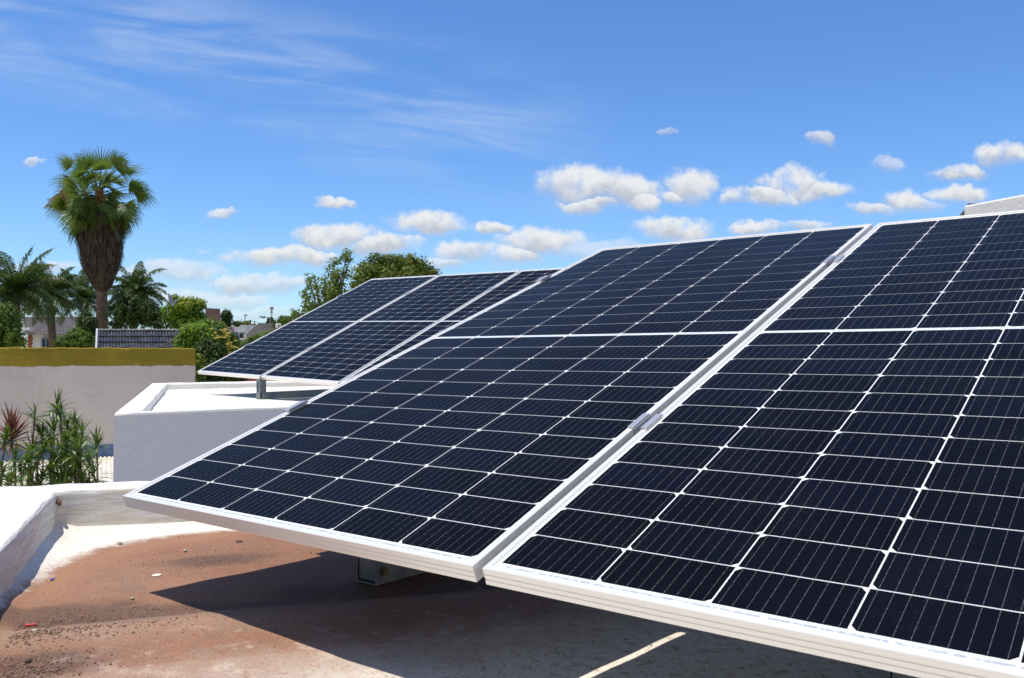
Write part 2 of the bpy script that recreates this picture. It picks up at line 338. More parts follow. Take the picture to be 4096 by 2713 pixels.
M['vinetop'] = leafmat('young_vine_leaf', (0.168, 0.250, 0.022), (0.288, 0.325, 0.033), (0.108, 0.188, 0.022), scale=2)
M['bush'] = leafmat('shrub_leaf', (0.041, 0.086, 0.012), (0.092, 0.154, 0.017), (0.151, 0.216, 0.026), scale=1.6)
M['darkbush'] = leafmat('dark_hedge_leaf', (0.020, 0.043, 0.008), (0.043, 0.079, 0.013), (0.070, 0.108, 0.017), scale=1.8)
M['limebush'] = leafmat('lime_shrub_leaf', (0.079, 0.139, 0.013), (0.159, 0.224, 0.023), (0.238, 0.251, 0.041), scale=2)
M['yellowflower'] = leafmat('yellow_flower', (.50, .40, .10), (.62, .52, .16), None, .7, .2, .2)
M['redflower'] = leafmat('red_flower', (.35, .05, .05), (.50, .10, .08), None, .7, .2, .2)
M['airy'] = leafmat('light_tree_leaf', (0.090, 0.151, 0.020), (0.163, 0.223, 0.032), (0.244, 0.273, 0.056), scale=1.2)
M['bigtree'] = leafmat('broad_tree_leaf', (0.065, 0.109, 0.015), (0.131, 0.170, 0.023), (0.240, 0.179, 0.039), scale=.9)
M['dracaena'] = leafmat('dracaena_leaf', (0.046, 0.099, 0.013), (0.100, 0.166, 0.020), (0.291, 0.318, 0.081), .35, .5, .25, 7)
M['cordyline'] = leafmat('red_cordyline_leaf', (0.111, 0.039, 0.034), (0.195, 0.072, 0.055), (0.312, 0.143, 0.098), .4, .4, .2, 8)
M['stem'] = simple_var((.14, .11, .075), (.22, .18, .12), 30, .9, .1)('plant_stem')
M['soil'] = simple_var((.34, .29, .22), (.42, .36, .28), .6, 1, .1)('pale_yard_paving')
M['slate'] = mat('dark_glazed_tile', lambda t, b: (t.put(b.inputs['Base Color'], t.mix(t.ramp(t.noise(pos(t), 5, 5, .6), .35, .7), (.014, .014, .015), (.05, .05, .05))), t.put(b.inputs['Roughness'], t.ramp(t.noise(pos(t), 7, 4, .6), .35, .65, .30, .50))), spec=1.0)
M['greytile'] = mat('grey_concrete_tile', lambda t, b: (t.put(b.inputs['Base Color'], t.mix(t.noise(pos(t), 5, 5, .6), (.085, .075, .07), (.16, .145, .135)))), rough=.6)
M['housewhite'] = simple_var((.62, .60, .57), (.74, .73, .70), 2, .85, .2)('white_house_plaster')
M['farwhite'] = simple_var((.36, .38, .42), (.60, .62, .65), .8, .9, .1)('weathered_white_render')
M['fargrey'] = simple_var((.15, .145, .135), (.25, .24, .22), .5, .9, .1)('bare_cement_render')
M['brownwall'] = simple_var((.135, .088, .08), (.21, .14, .125), 1.0, .95, .1)('brown_brick_render')
M['glass'] = mat('window_glass', color=(.02, .03, .045), rough=.08, spec=.6)
M['bluewood'] = mat('blue_grey_window_frame', color=(.20, .27, .36), rough=.5)
M['redpost'] = mat('brick_red_paint', color=(.36, .12, .07), rough=.8)
M['redtile'] = mat('red_clay_tile', color=(.42, .10, .05), rough=.8)
M['greymetal'] = mat('grey_flashing', color=(.46, .48, .50), rough=.4, metal=.3)
M['dish'] = mat('dish_grey', color=(.52, .52, .50), rough=.5)
M['pole'] = mat('lamp_pole_grey', color=(.22, .24, .26), rough=.5)
M['wood'] = mat('weathered_pole_wood', color=(.12, .10, .08), rough=.9)
M['signwhite'] = mat('white_board', color=(.78, .78, .78), rough=.5)
M['grit'] = simple_var((.085, .055, .042), (.27, .18, .13), 60, .95, .1)('roof_grit')
M['stone1'] = simple_var((.30, .24, .18), (.42, .35, .27), 60, .9, .1)('pale_stone')
M['stone2'] = simple_var((.07, .055, .045), (.13, .10, .08), 60, .9, .1)('dark_stone')
M['redbit'] = mat('red_plastic', color=(.55, .06, .05), rough=.5)
M['bluebit'] = mat('violet_plastic', color=(.22, .20, .42), rough=.5)
M['whitebit'] = mat('cream_chip', color=(.74, .68, .55), rough=.7)

# ------------------------------------------------------------------ mesh helpers
class MB:
    def __init__(s): s.v = []; s.f = []
    def add(s, vs, fs):
        o = len(s.v); s.v += [tuple(v) for v in vs]; s.f += [tuple(i+o for i in f) for f in fs]
    def box(s, c, d, ax=None):
        ax = ax or (Vector((1, 0, 0)), Vector((0, 1, 0)), Vector((0, 0, 1)))
        c = Vector(c); h = [ax[i]*(d[i]/2) for i in range(3)]
        vs = [c + h[0]*x + h[1]*y + h[2]*z for x in (-1, 1) for y in (-1, 1) for z in (-1, 1)]
        s.add(vs, [(0, 1, 3, 2), (4, 6, 7, 5), (0, 4, 5, 1), (2, 3, 7, 6), (0, 2, 6, 4), (1, 5, 7, 3)])
    def prism(s, poly, z0, z1):
        """vertical prism; z0, z1 numbers or per-vertex lists"""
        n = len(poly)
        a = z0 if isinstance(z0, (list, tuple)) else [z0]*n; b = z1 if isinstance(z1, (list, tuple)) else [z1]*n
        s.add([(p[0], p[1], a[i]) for i, p in enumerate(poly)] + [(p[0], p[1], b[i]) for i, p in enumerate(poly)],
              [tuple(range(n-1, -1, -1)), tuple(range(n, 2*n))] + [(i, (i+1) % n, n+(i+1) % n, n+i) for i in range(n)])
    def tube(s, pts, rad, k=6, cap=True):
        pts = [Vector(p) for p in pts]; n = len(pts)
        r = rad if isinstance(rad, (list, tuple)) else [rad]*n
        vs = []; prev = None
        for i, p in enumerate(pts):
            d = (pts[min(i+1, n-1)] - pts[max(i-1, 0)]).normalized()
            if prev is None:
                prev = d.orthogonal().normalized()
            prev = (prev - d*prev.dot(d)); prev = prev.normalized() if prev.length > 1e-6 else d.orthogonal().normalized()
            q = d.cross(prev)
            vs += [p + (prev*math.cos(2*math.pi*j/k) + q*math.sin(2*math.pi*j/k))*r[i] for j in range(k)]
        fs = [(i*k+j, i*k+(j+1) % k, (i+1)*k+(j+1) % k, (i+1)*k+j) for i in range(n-1) for j in range(k)]
        if cap: fs += [tuple(range(k-1, -1, -1)), tuple(range((n-1)*k, n*k))]
        s.add(vs, fs)
    def quad(s, a, b, c, d): s.add([a, b, c, d], [(0, 1, 2, 3)])
    def obj(s, name, m, parent=None, smooth=False, bevel=0, segs=2):
        me = bpy.data.meshes.new(name); me.from_pydata(s.v, [], s.f); me.update()
        me.materials.append(m)
        if smooth: me.polygons.foreach_set('use_smooth', [True]*len(me.polygons))
        o = bpy.data.objects.new(name, me); COL.objects.link(o)
        if parent: o.parent = parent
        if bevel:
            b = o.modifiers.new('bevel', 'BEVEL'); b.width = bevel; b.segments = segs; b.limit_method = 'ANGLE'; b.angle_limit = R(30)
        return o
def recalc(o):
    bm = bmesh.new(); bm.from_mesh(o.data); bmesh.ops.recalc_face_normals(bm, faces=bm.faces[:]); bm.to_mesh(o.data); bm.free(); return o
def tag(o, label=None, cat=None, group=None, kind=None):
    if label: o['label'] = label
    if cat: o['category'] = cat
    if group: o['group'] = group
    if kind: o['kind'] = kind
    return o
def thing(name, label, cat, loc=(0, 0, 0), group=None, rot=None):
    o = bpy.data.objects.new(name, None); COL.objects.link(o); o.location = loc
    o.empty_display_size = .1
    if rot is not None: o.rotation_euler = rot.to_euler()
    return tag(o, label, cat, group)
def copy_tree(o, parent=None):
    c = o.copy(); COL.objects.link(c); c.parent = parent
    for ch in list(o.children): copy_tree(ch, c)
    return c
def rvec(s=1.0): return Vector((rnd.uniform(-s, s), rnd.uniform(-s, s), rnd.uniform(-s, s)))
def runit():
    while True:
        v = rvec()
        if .05 < v.length < 1: return v.normalized()

# ------------------------------------------------------------------ ground
GZ = -3.35
g = MB(); g.add([(-2500, -2500, GZ), (2500, -2500, GZ), (2500, 2500, GZ), (-2500, 2500, GZ)], [(0, 1, 2, 3)])
tag(g.obj('ground', M['soil']), kind='structure')

# ------------------------------------------------------------------ the roof we stand on
RZ = -0.222
house = thing('flat_roof_house', 'flat roof in the foreground with brown dirt on a white membrane and low white parapet', 'house', (K0.x, K0.y, GZ))
def local(parent, pts): return [Vector(p) - Vector(parent.location) for p in pts]
def part(mb, name, m, parent, **kw):
    off = Vector(parent.location); mb.v = [tuple(Vector(v) - off) for v in mb.v]
    return mb.obj(name, m, parent, **kw)
A0 = K0; A1 = K0 + DL*4.2; B1 = K0 + DB*3.4
far1 = A1 + DB*5.6; far2 = K0 + DB*5.6 + DL*0.2
# deck as a fine sheet so that it can swell and dip a little
dk = MB(); NX, NY = 90, 110
def deck_z(p):
    q = Vector((p[0], p[1], 0)); d1 = (q-K0).dot(NL); d2 = (q-K0).dot(NB)
    z = RZ + 0.006*mnoise.noise(q*2.1) + 0.003*mnoise.noise(q*7)
    z += 0.022*max(0, 1-d1/0.05) + 0.018*max(0, 1-d2/0.06)       # membrane turned up at the walls
    z += 0.004*(1 if 1.02 < d2 < 1.3 else 0)
    return z
vs = []
for j in range(NY+1):
    for i in range(NX+1):
        s_ = (i/NX)**1.25*4.3 - 0.02; t_ = (j/NY)**1.25*3.6 - 0.02
        p = K0 + DL*s_ + DB*t_
        vs.append((p.x, p.y, deck_z(p)))
dk.add(vs, [(j*(NX+1)+i, j*(NX+1)+i+1, (j+1)*(NX+1)+i+1, (j+1)*(NX+1)+i) for j in range(NY) for i in range(NX)])
part(dk, 'roof_deck', M['roof'], house, smooth=True)
# parapet: two walls in one rounded mesh, swept as a profile along the outline
def wall_strip(path, thick_dirs, z_in, z_out, z_bot_in, z_bot_out, name, m, parent, n=40, rad=.018, wob=.004, seed=0):
    mb = MB(); rows = []
    for k in range(len(path)-1):
        a, b2 = path[k], path[k+1]; ta, tb = thick_dirs[k], thick_dirs[k+1]
        for i in range(n + (1 if k == len(path)-2 else 0)):
            f = i/n; p = a.lerp(b2, f); tt = ta.lerp(tb, f); nt = tt.normalized(); L_ = tt.length
            wv = lambda q, s=6: wob*mnoise.noise(Vector((q.x*s+seed, q.y*s, q.z*s))) + wob*.55*mnoise.noise(Vector((q.x*19, q.y*19+seed, q.z*19))) + wob*.3*mnoise.noise(Vector((q.x*47, q.y*47+seed, q.z*47)))
            prof = [(0, z_bot_in)]
            for u in range(1, 5): prof.append((0, z_bot_in + (z_in-rad*1.6-z_bot_in)*u/5))
            for u in range(6): an = math.pi/2*u/5; prof.append((rad*1.6*(1-math.cos(an)), z_in-rad*1.6*(1-math.sin(an))))
            for u in range(1, 5): prof.append((rad*1.6+(L_-rad*2.6)*u/5, z_in+(z_out-z_in)*u/5))
            for u in range(4): an = math.pi/2*u/3; prof.append((L_-rad*(1-math.sin(an)), z_out-rad*(1-math.cos(an))))
            prof.append((L_, z_out-rad-.003)); prof.append((L_, z_out-rad-.006)); prof.append((L_, z_bot_out))
            row = []
            for (dd, zz) in prof:
                q = Vector((p.x+nt.x*dd, p.y+nt.y*dd, zz)); ww = wv(q)
                row.append((q.x-nt.x*ww*1.2, q.y-nt.y*ww*1.2, q.z+ww*(0 if zz < z_bot_in+.001 else 1)))
            rows.append(row)
    m_ = len(rows[0]); vs = [v for r_ in rows for v in r_]
    mb.add(vs, [(i*m_+j, i*m_+j+1, (i+1)*m_+j+1, (i+1)*m_+j) for i in range(len(rows)-1) for j in range(m_-1)])
    mb.f.append(tuple(range(m_-1, -1, -1))); o_ = (len(rows)-1)*m_; mb.f.append(tuple(range(o_, o_+m_)))
    return recalc(part(mb, name, m, parent, smooth=True))
PT = -0.095
ODIR = Vector((0.436, 0.9, 0)).normalized(); OPT = Vector((-0.987, 0.125, 0))       # outer face of the back parapet
def outer(t): return OPT + ODIR*t
th_corner = (-NB*0.138 - NL*0.30)
wall_strip([A1, K0, B1], [-NL*0.30, th_corner, -NB*0.10], PT, PT+.004, RZ-.03, -1.2, 'parapet', M['parapet'], house, n=110, rad=.0095, wob=.0055)
hb = MB()
o1, o2, o3, o4 = A1-NL*0.29, K0+th_corner*.97, B1-NB*.09, A1+DB*3.4
hb.prism([(o1.x, o1.y), (o4.x, o4.y), (o3.x, o3.y), (o2.x, o2.y)], GZ, RZ-.06)
recalc(part(hb, 'house_wall', M['whitewall'], house))

# stair housing whose white wall shows over the right-hand panel
ph = at(3854, 823, 3.6)
hd = Vector((0.861, -0.508, 0)); hn = Vector((0.508, 0.861, 0))
sh = thing('stair_housing', 'pale grey plastered wall rising behind the top edge of the right panel', 'wall', (ph.x, ph.y, RZ))
m_ = MB(); q0 = Vector((ph.x, ph.y, 0)); q1 = q0+hd*2.6; q2 = q1+hn*1.4; q3 = q0+hn*1.4
m_.prism([(q.x, q.y) for q in (q0, q1, q2, q3)], RZ, ph.z)
recalc(part(m_, 'wall', M['upperwall'], sh, bevel=.008))
m_ = MB(); e = .012; m_.prism([(q.x, q.y) for q in (q0+hd*.5+hn*.3, q1-hd*.2+hn*.3, q2-hd*.2-hn*.2, q3+hd*.5-hn*.2)], ph.z+.001, ph.z+.012)
recalc(part(m_, 'roof', M['whitedeck'], sh))

# ------------------------------------------------------------------ white block with the rear array
ZP, ZF = 0.018, -0.045
NC = Vector((-2.42, 1.20, 0)); FL = Vector((-6.53, 3.66, 0)); ND = Vector((0.22, 0.976, 0)); FD = Vector((0.26, 0.966, 0))
NE, FE = NC+ND*6.2, FL+FD*5.2
blk = thing('flat_roof_annexe', 'white flat-roofed block with a low parapet carrying the far solar panels', 'building', (NC.x, NC.y, GZ))
m_ = MB(); ins = .05
c_ = (NC+FE)/2
def shrink(p, d): return p + (c_-p).normalized()*d
ring = [shrink(p, -.004) for p in (NC, NE, FE, FL)]
m_.add([(p.x, p.y, GZ) for p in ring]+[(p.x, p.y, ZP-.013) for p in ring]+[(shrink(p, .02).x, shrink(p, .02).y, ZP-.013) for p in ring], [(i, (i+1) % 4, 4+(i+1) % 4, 4+i) for i in range(4)]+[(4+i, 4+(i+1) % 4, 8+(i+1) % 4, 8+i) for i in range(4)])
recalc(part(m_, 'wall', M['whitewall'], blk))
m_ = MB(); NX2 = 60; vs = []
for j in range(NX2+1):
    for i in range(NX2+1):
        a = NC.lerp(FL, i/NX2); b_ = NE.lerp(FE, i/NX2); p = a.lerp(b_, j/NX2)
        z = ZF + .007*mnoise.noise(p*1.6) + .004*mnoise.noise(p*4)
        if i/NX2 < .06: z += .02*(1-i/NX2/.06)
        vs.append((p.x, p.y, z))
m_.add(vs, [(j*(NX2+1)+i, j*(NX2+1)+i+1, (j+1)*(NX2+1)+i+1, (j+1)*(NX2+1)+i) for j in range(NX2) for i in range(NX2)])
part(m_, 'roof_deck', M['whitedeck'], blk, smooth=True)
nl = Vector((-(FL-NC).y, (FL-NC).x, 0)).normalized()
if nl.dot(NE-NC) < 0: nl = -nl
nn_ = Vector((ND.y, -ND.x, 0)).normalized()
if nn_.dot(FL-NC) < 0: nn_ = -nn_
nf = -Vector((FD.y, -FD.x, 0)).normalized()
if nf.dot(NC-FL) < 0: nf = -nf
dlf = (FL-NC).normalized()
# inner line of the curb runs NE -> NC -> FL -> FE ; thickness points outwards
iNC = NC + ND*0.118/ max(.2, ND.dot(nl)) + dlf*0.12; iFL = FL + FD*.15 - dlf*.17
iNE = NE + nn_*.13; iFE = FE + nf*.16
wall_strip([iNE, iNC, iFL, iFE], [NE-iNE, NC-iNC, FL-iFL, FE-iFE], ZP-.004, ZP, ZF-.03, ZF-.06, 'parapet', M['whitedeck'], blk, n=60, rad=.012, wob=.005, seed=5)

# ------------------------------------------------------------------ solar panels
PW_, PL, PT_ = 1.038, 2.094, 0.0275
MU, MV, MIDG = 0.0163, 0.024, 0.013
PU = (PW_-2*MU)/6; PV = (PL-2*MV-MIDG)/24
def panel_frame_mesh():
    g1, g2, gw, gd = -.0105, -.0190, .0012, .0012
    prof = [(0, -PT_), (0, g2-gw), (gd, g2-gw*.6), (gd, g2+gw*.6), (0, g2+gw), (0, g1-gw), (gd, g1-gw*.6), (gd, g1+gw*.6), (0, g1+gw), (0, -.0007), (.0007, 0),
            (.0096, 0), (.0103, -.0007), (.0103, -.0030), (.0020, -.0060), (.0020, -PT_+.002), (.026, -PT_+.002), (.026, -PT_)]
    mb = MB(); n = len(prof)
    for (d, z) in prof: mb.v += [(d, d, z), (PW_-d, d, z), (PW_-d, PL-d, z), (d, PL-d, z)]
    for i in range(n):
        k = (i+1) % n
        for c in range(4): mb.f.append((i*4+c, i*4+(c+1) % 4, k*4+(c+1) % 4, k*4+c))
    return mb
def build_panel(label):
    root = thing('solar_panel', label, 'solar panel', group='solar panels on the roofs')
    recalc(panel_frame_mesh().obj('frame', M['frame'], root))
    b = MB(); b.box((PW_/2, PL/2, -.0042), (PW_-.008, PL-.008, .0016)); b.obj('backsheet', M['back'], root)
    c = MB(); wi = MB(); ch = .0078
    for half in (0, 1):
        for r_ in range(12):
            v0 = MV + half*(12*PV+MIDG) + r_*PV + .00105; v1 = v0 + PV - .0021
            for k in range(6):
                u0 = MU + k*PU + .0012; u1 = u0 + PU - .0024; z = -.0030
                if k % 2 == 0: c.add([(u0, v0, z), (u1, v0, z), (u1, v1-ch, z), (u1-ch, v1, z), (u0+ch, v1, z), (u0, v1-ch, z)], [tuple(range(6))])
                else: c.add([(u0+ch, v0, z), (u1-ch, v0, z), (u1, v0+ch, z), (u1, v1, z), (u0, v1, z), (u0, v0+ch, z)], [tuple(range(6))])
                for q in range(9):
                    x = u0 + (u1-u0)*(q+.5)/9; hw = .00012
                    wi.add([(x-hw, v0, z+.0003), (x+hw, v0, z+.0003), (x+hw, v1, z+.0003), (x-hw, v1, z+.0003)], [(0, 1, 2, 3)])
                    for s_ in range(6):
                        y = v0 + (v1-v0)*(s_+.35)/5.7; hw2, hh = .00038, .0005
                        wi.add([(x-hw2, y-hh, z+.0006), (x+hw2, y-hh, z+.0006), (x+hw2, y+hh, z+.0006), (x-hw2, y+hh, z+.0006)], [(0, 1, 2, 3)])
    c.obj('cells', M['cell'], root); wi.obj('busbars', M['wire'], root)
    for v_, hh in ((MV-.0068, .0042), (PL/2, .0034), (PL-MV+.0068, .0042)):
        rb = MB(); rb.box((PW_/2, v_, -.0032), (PW_-2*MU-.02, hh, .0006)); rb.obj('ribbon', M['ribbon'], root)
    kb = MB(); kb.box((PW_/2, PL/2, -.0068), (PW_-.06, PL-.06, .0016)); kb.obj('bounce_blocker', M['black'], root)  # unseen black sheet added behind each panel to cut light bounced underneath
    return root
def basis(tilt, yaw, tw):
    Rz = Matrix.Rotation(yaw, 3, 'Z'); Ry = Matrix.Rotation(-tw, 3, 'Y'); Rx = Matrix.Rotation(tilt, 3, 'X')
    return Rz @ Ry @ Rx
FB = basis(R(20.6), 0, R(0.08)); FO = Vector((0, 0, 0))
BB = basis(R(26.31), R(-4.81), R(-1.36)); BO = Vector((-5.0622, 3.2716, 0.1626))
GF, GB = 0.0186, 0.0249
pA = build_panel('solar panel in the foreground, the left one of the near pair, whole in view')
pA.rotation_euler = FB.to_euler()
pB = copy_tree(pA); pB['label'] = 'solar panel cut off by the right edge of the photo, nearest the camera'
pB.location = FO + FB @ Vector((PW_+GF, 0, 0))
for i, lb in enumerate(('far solar panel at the left end of the row on the white annexe',
                        'middle far solar panel, its front corner above the galvanised post',
                        'far solar panel mostly hidden behind the left foreground panel')):
    p_ = copy_tree(pA); p_['label'] = lb
    for ch in list(p_.children):
        if ch.name.startswith('busbars'): bpy.data.objects.remove(ch)
    p_.location = BO + BB @ Vector((i*(PW_+GB), 0, 0)); p_.rotation_euler = BB.to_euler()

# clamps: two flanges on a U (between panels), a Z-shaped one at a row's end
def mid_clamp(gap, o, B, u, v, label, L_=.064):
    mb = MB(); t = .0032; fl = .0135; h = .022
    mb.box((-gap/2-fl/2+t/2, 0, t/2+.0006), (fl, L_, t)); mb.box((gap/2+fl/2-t/2, 0, t/2+.0006), (fl, L_, t))
    mb.box((-gap/2+t/2+.0006, 0, -h/2+.0003), (t, L_, h)); mb.box((gap/2-t/2-.0006, 0, -h/2+.0003), (t, L_, h))
    mb.box((0, 0, -h+t/2), (gap-.0014, L_-.0004, t))
    th = thing('mid_clamp', label, 'clamp', o + B @ Vector((u, v, 0)), 'clamps holding the panels', B)
    mb.obj('bracket', M['clamp'], th, bevel=.0006)
    bt = MB(); k = 6; r0 = .0055
    bt.add([(r0*math.cos(a*math.pi/3), r0*math.sin(a*math.pi/3), zz) for zz in (-h+t, -h+t+.006) for a in range(6)], [tuple(range(6, 12))]+[(i, (i+1) % 6, 6+(i+1) % 6, 6+i) for i in range(6)])
    bt.obj('bolt', M['galv'], th)
def end_clamp(o, B, v, label, L_=.064, side=1):
    mb = MB(); t = .003
    mb.box((.002, 0, t/2+.0006), (.030, L_, t)); mb.box((-.0115, 0, -.0125), (t, L_, .026)); mb.box((-.0225, 0, -.0240), (.022, L_, t))
    mb.box((.0155, 0, .0045), (t, L_, .0055))
    th = thing('end_clamp', label, 'clamp', o + B @ Vector((0, v, 0)), 'clamps holding the panels', B)
    mb.obj('bracket', M['clamp'], th, bevel=.0006)
mid_clamp(GF, FO, FB, PW_+GF/2, .523, 'silver clamp low in the gap between the two foreground panels')
mid_clamp(GF, FO, FB, PW_+GF/2, 1.665, 'silver clamp near the top of the gap between the two foreground panels')
end_clamp(FO, FB, .500, 'silver clamp low on the left edge of the left foreground panel')
end_clamp(FO, FB, 1.671, 'silver clamp near the top of the left foreground panel\'s left edge')
end_clamp(BO, BB, .524, 'silver clamp low on the left edge of the leftmost far panel')
end_clamp(BO, BB, 1.653, 'silver clamp high on the left edge of the leftmost far panel')
mid_clamp(GB, BO, BB, PW_+GB/2, .499, 'silver clamp low between the left and middle far panels')
mid_clamp(GB, BO, BB, PW_+GB/2, 1.658, 'silver clamp high between the left and middle far panels')
mid_clamp(GB, BO, BB, 2*PW_+GB*1.5, 1.68, 'silver clamp high between the middle and hidden far panels')

# ------------------------------------------------------------------ galvanised mounting frames
def cpost(mb, x0, x1, y0, depth, z0, z1, t=.003, face=True):
    """C-section post: a front web and two side flanges with lips"""
    mb.box(((x0+x1)/2, y0+t/2, (z0+z1)/2), (x1-x0, t, z1-z0))
    for x in (x0+t/2, x1-t/2): mb.box((x, y0+t+(depth-t)/2+.0001, (z0+z1)/2), (t, depth-t, z1-z0))
    for x in (x0+t+.006, x1-t-.006): mb.box((x, y0+depth-t/2, (z0+z1)/2), (.012, t*.98, z1-z0-.0004))
mf = thing('mounting_frame', 'galvanised steel posts and rails under the foreground panels', 'mounting frame', (0, 0, RZ))
tt = math.tan(R(20.6)); under = lambda y: y*tt - PT_/math.cos(R(20.6)) - .002
for (x0, x1) in ((.329, .387), (1.517, 1.582)):
    m_ = MB(); cpost(m_, x0, x1, .402, .10, RZ+.012, under(.402)-.001); part(m_, 'front_post', M['galv'], mf, bevel=.0015)
    m_ = MB(); cpost(m_, x0, x1, 1.72, .06, RZ+.012, under(1.72)-.001); part(m_, 'rear_post', M['galv'], mf, bevel=.0015)
    m_ = MB(); h = .060; yl = 1.45
    m_.box(((x0+x1)/2, .399+yl/2, RZ+.0060), (x1-x0+.008, yl, .003))
    for x in (x0-.0030, x1+.0030): m_.box((x, .399+yl/2, RZ+.0076+h/2), (.003, yl, h))
    part(m_, 'base_rail', M['galv'], mf, bevel=.001)
    bt = MB(); r0 = .0085
    for (xa, xb, rr) in ((x1+.0045, x1+.0062, .011), (x1+.0062, x1+.013, r0)):
        n6 = 18 if rr > .01 else 6
        bt.add([(x, .422+rr*math.cos(2*math.pi*a/n6), RZ+.036+rr*math.sin(2*math.pi*a/n6)) for x in (xa, xb) for a in range(n6)],
               [tuple(range(n6, 2*n6)), tuple(range(n6-1, -1, -1))]+[(i, (i+1) % n6, n6+(i+1) % n6, n6+i) for i in range(n6)])
    part(bt, 'bolt', M['brass'], mf)
for v in (.523, 1.665):
    m_ = MB(); c = FB @ Vector((1.05, v, -PT_-.022)); m_.box(c, (2.14, .04, .040), tuple(FB @ Vector(a) for a in ((1, 0, 0), (0, 1, 0), (0, 0, 1)))); part(m_, 'cross_rail', M['galv'], mf)
# rear
mr = thing('mounting_frame', 'galvanised post with a slot and base rail holding the far panels on white roof', 'mounting frame', (BO.x+1.05, BO.y, ZF))
ax = Matrix.Rotation(R(-4.81), 3, 'Z'); AX = tuple(ax @ Vector(a) for a in ((1, 0, 0), (0, 1, 0), (0, 0, 1)))
pc = Vector((-4.016, 3.1725, 0)); ptop = (BO + BB @ Vector((1.05, 0, -PT_))).z - .001
m_ = MB(); hz = ptop-ZF; t = .003
# front web with a long slot, then two flanges
def rb_(x0, x1, z0, z1, y=0, ty=t): m_.box(pc + AX[0]*((x0+x1)/2) + AX[1]*(y+ty/2) + UP*(ZF+(z0+z1)/2), (x1-x0, ty, z1-z0), AX)
rb_(-.041, -.024, 0, hz); rb_(-.008, .012, 0, hz); rb_(-.024, -.008, 0, hz*.36); rb_(-.024, -.008, hz*.88, hz)
rb_(-.0405, -.0375, 0, hz, t, .055); rb_(.009, .012, 0, hz, t, .055)
part(m_, 'front_post', M['galv'], mr, bevel=.001)
m_ = MB(); m_.box(pc + AX[0]*(-.016) + AX[1]*.030 + UP*(ZF+hz*.62), (.018, .004, hz*.56), AX); part(m_, 'slot_backing', M['black'], mr)
rd = Vector((-.12, .993, 0)); rx_ = Vector((rd.y, -rd.x, 0))
m_ = MB(); rl = 1.95; ra = (rx_, rd, UP); c0 = pc + AX[0]*.030 + AX[1]*.004
for zz, hh, off in ((.0045, .003, 0),): m_.box(c0 + rd*rl/2 + UP*(ZF+zz), (.036, rl, hh), ra)
for off in (-.0165, .0165): m_.box(c0 + rx_*off + rd*rl/2 + UP*(ZF+.0065+.025), (.003, rl, .05), ra)
part(m_, 'base_rail', M['galv'], mr)
for u_ in (1.05,):
    pv = BO + BB @ Vector((u_, 1.85, -PT_)); m_ = MB(); m_.box((pv.x, pv.y, (pv.z+ZF)/2), (.05, .05, pv.z-ZF-.004), AX); part(m_, 'rear_post', M['galv'], mr)
for v in (.51, 1.665):
    m_ = MB(); m_.box(BO + BB @ Vector((1.59, v, -PT_-.022)), (3.2, .04, .04), tuple(BB @ Vector(a) for a in ((1, 0, 0), (0, 1, 0), (0, 0, 1)))); part(m_, 'cross_rail', M['galv'], mr)

# ------------------------------------------------------------------ small things on the roof
def stone_mesh(mb, c, r, squash=.6, k=1):
    bm = bmesh.new(); bmesh.ops.create_icosphere(bm, subdivisions=k, radius=1)
    s = rnd.random()*50; rot = Euler((rnd.random()*6, rnd.random()*6, rnd.random()*6)).to_matrix()
    sx, sy = rnd.uniform(.7, 1.35), rnd.uniform(.7, 1.2)
    vs = []
    for v in bm.verts:
        q = rot @ v.co; q = q*(1+.35*mnoise.noise(q*1.3+Vector((s, 0, 0)))); vs.append((c[0]+q.x*r*sx, c[1]+q.y*r*sy, c[2]+q.z*r*squash))
    bm.verts.index_update(); mb.add(vs, [tuple(v.index for v in f.verts) for f in bm.faces]); bm.free()
grit = MB()
def gp(px, py): # pixel on the deck plane -> world
    d = CAMR @ Vector(((px-2048)/F_PX, -(py-1356.5)/F_PX, -1)); t = (RZ-CAM.z)/d.z; return CAM + d*t
for (cx, cy, sx, sy, n, r0) in ((.115, -.225, .085, .045, 1100, .0017), (.33, -.37, .07, .05, 800, .0019), (.18, -.12, .14, .06, 600, .0013), (-.16, .33, .12, .06, 260, .0013), (.2, .0, .5, .4, 900, .0012), (.95, .32, .12, .14, 200, .0011), (1.35, .45, .2, .1, 160, .0012)):
    for _ in range(n):
        p = Vector((cx, cy, 0)) + DB*rnd.gauss(0, sx) + NB*rnd.gauss(0, sy)
        if (p-K0).dot(NL) < .06 or (p-K0).dot(NB) < .07: continue
        r = r0*rnd.choice((.5, .6, .7, .8, 1, 1, 1.3, 1.7)); stone_mesh(grit, (p.x, p.y, deck_z(p)+r*.35), r)
tag(grit.obj('grit', M['grit'], smooth=False), kind='stuff', label='brown grit and crumbs scattered over the dirty roof', cat='grit')
def bit(name, px, py, r, m, label, cat, sq=.6, k=2):
    p = gp(px, py); mb = MB(); stone_mesh(mb, (0, 0, 0), r, sq, k); o = mb.obj(name, m, smooth=True); o.location = (p.x, p.y, deck_z(p)+r*sq*.8)
    return tag(o, label, cat, 'pebbles on the roof' if name == 'pebble' else None)
bit('pebble', 138, 2533, .0075, M['stone1'], 'largest pale pebble on the brown roof at the lower left', 'pebble')
bit('pebble', 190, 2522, .0045, M['stone2'], 'dark pebble right of the largest pale one', 'pebble')
bit('pebble', 740, 2208, .0070, M['stone1'], 'pale brown pebble on brown roof beneath the left panel\'s front edge', 'pebble')
bit('pebble', 957, 2170, .0085, M['stone2'], 'flat dark pebble just under the left panel\'s front edge', 'pebble', .35)
bit('pebble', 480, 2180, .0075, M['stone1'], 'pebble at the rim of the white corner of the roof', 'pebble')
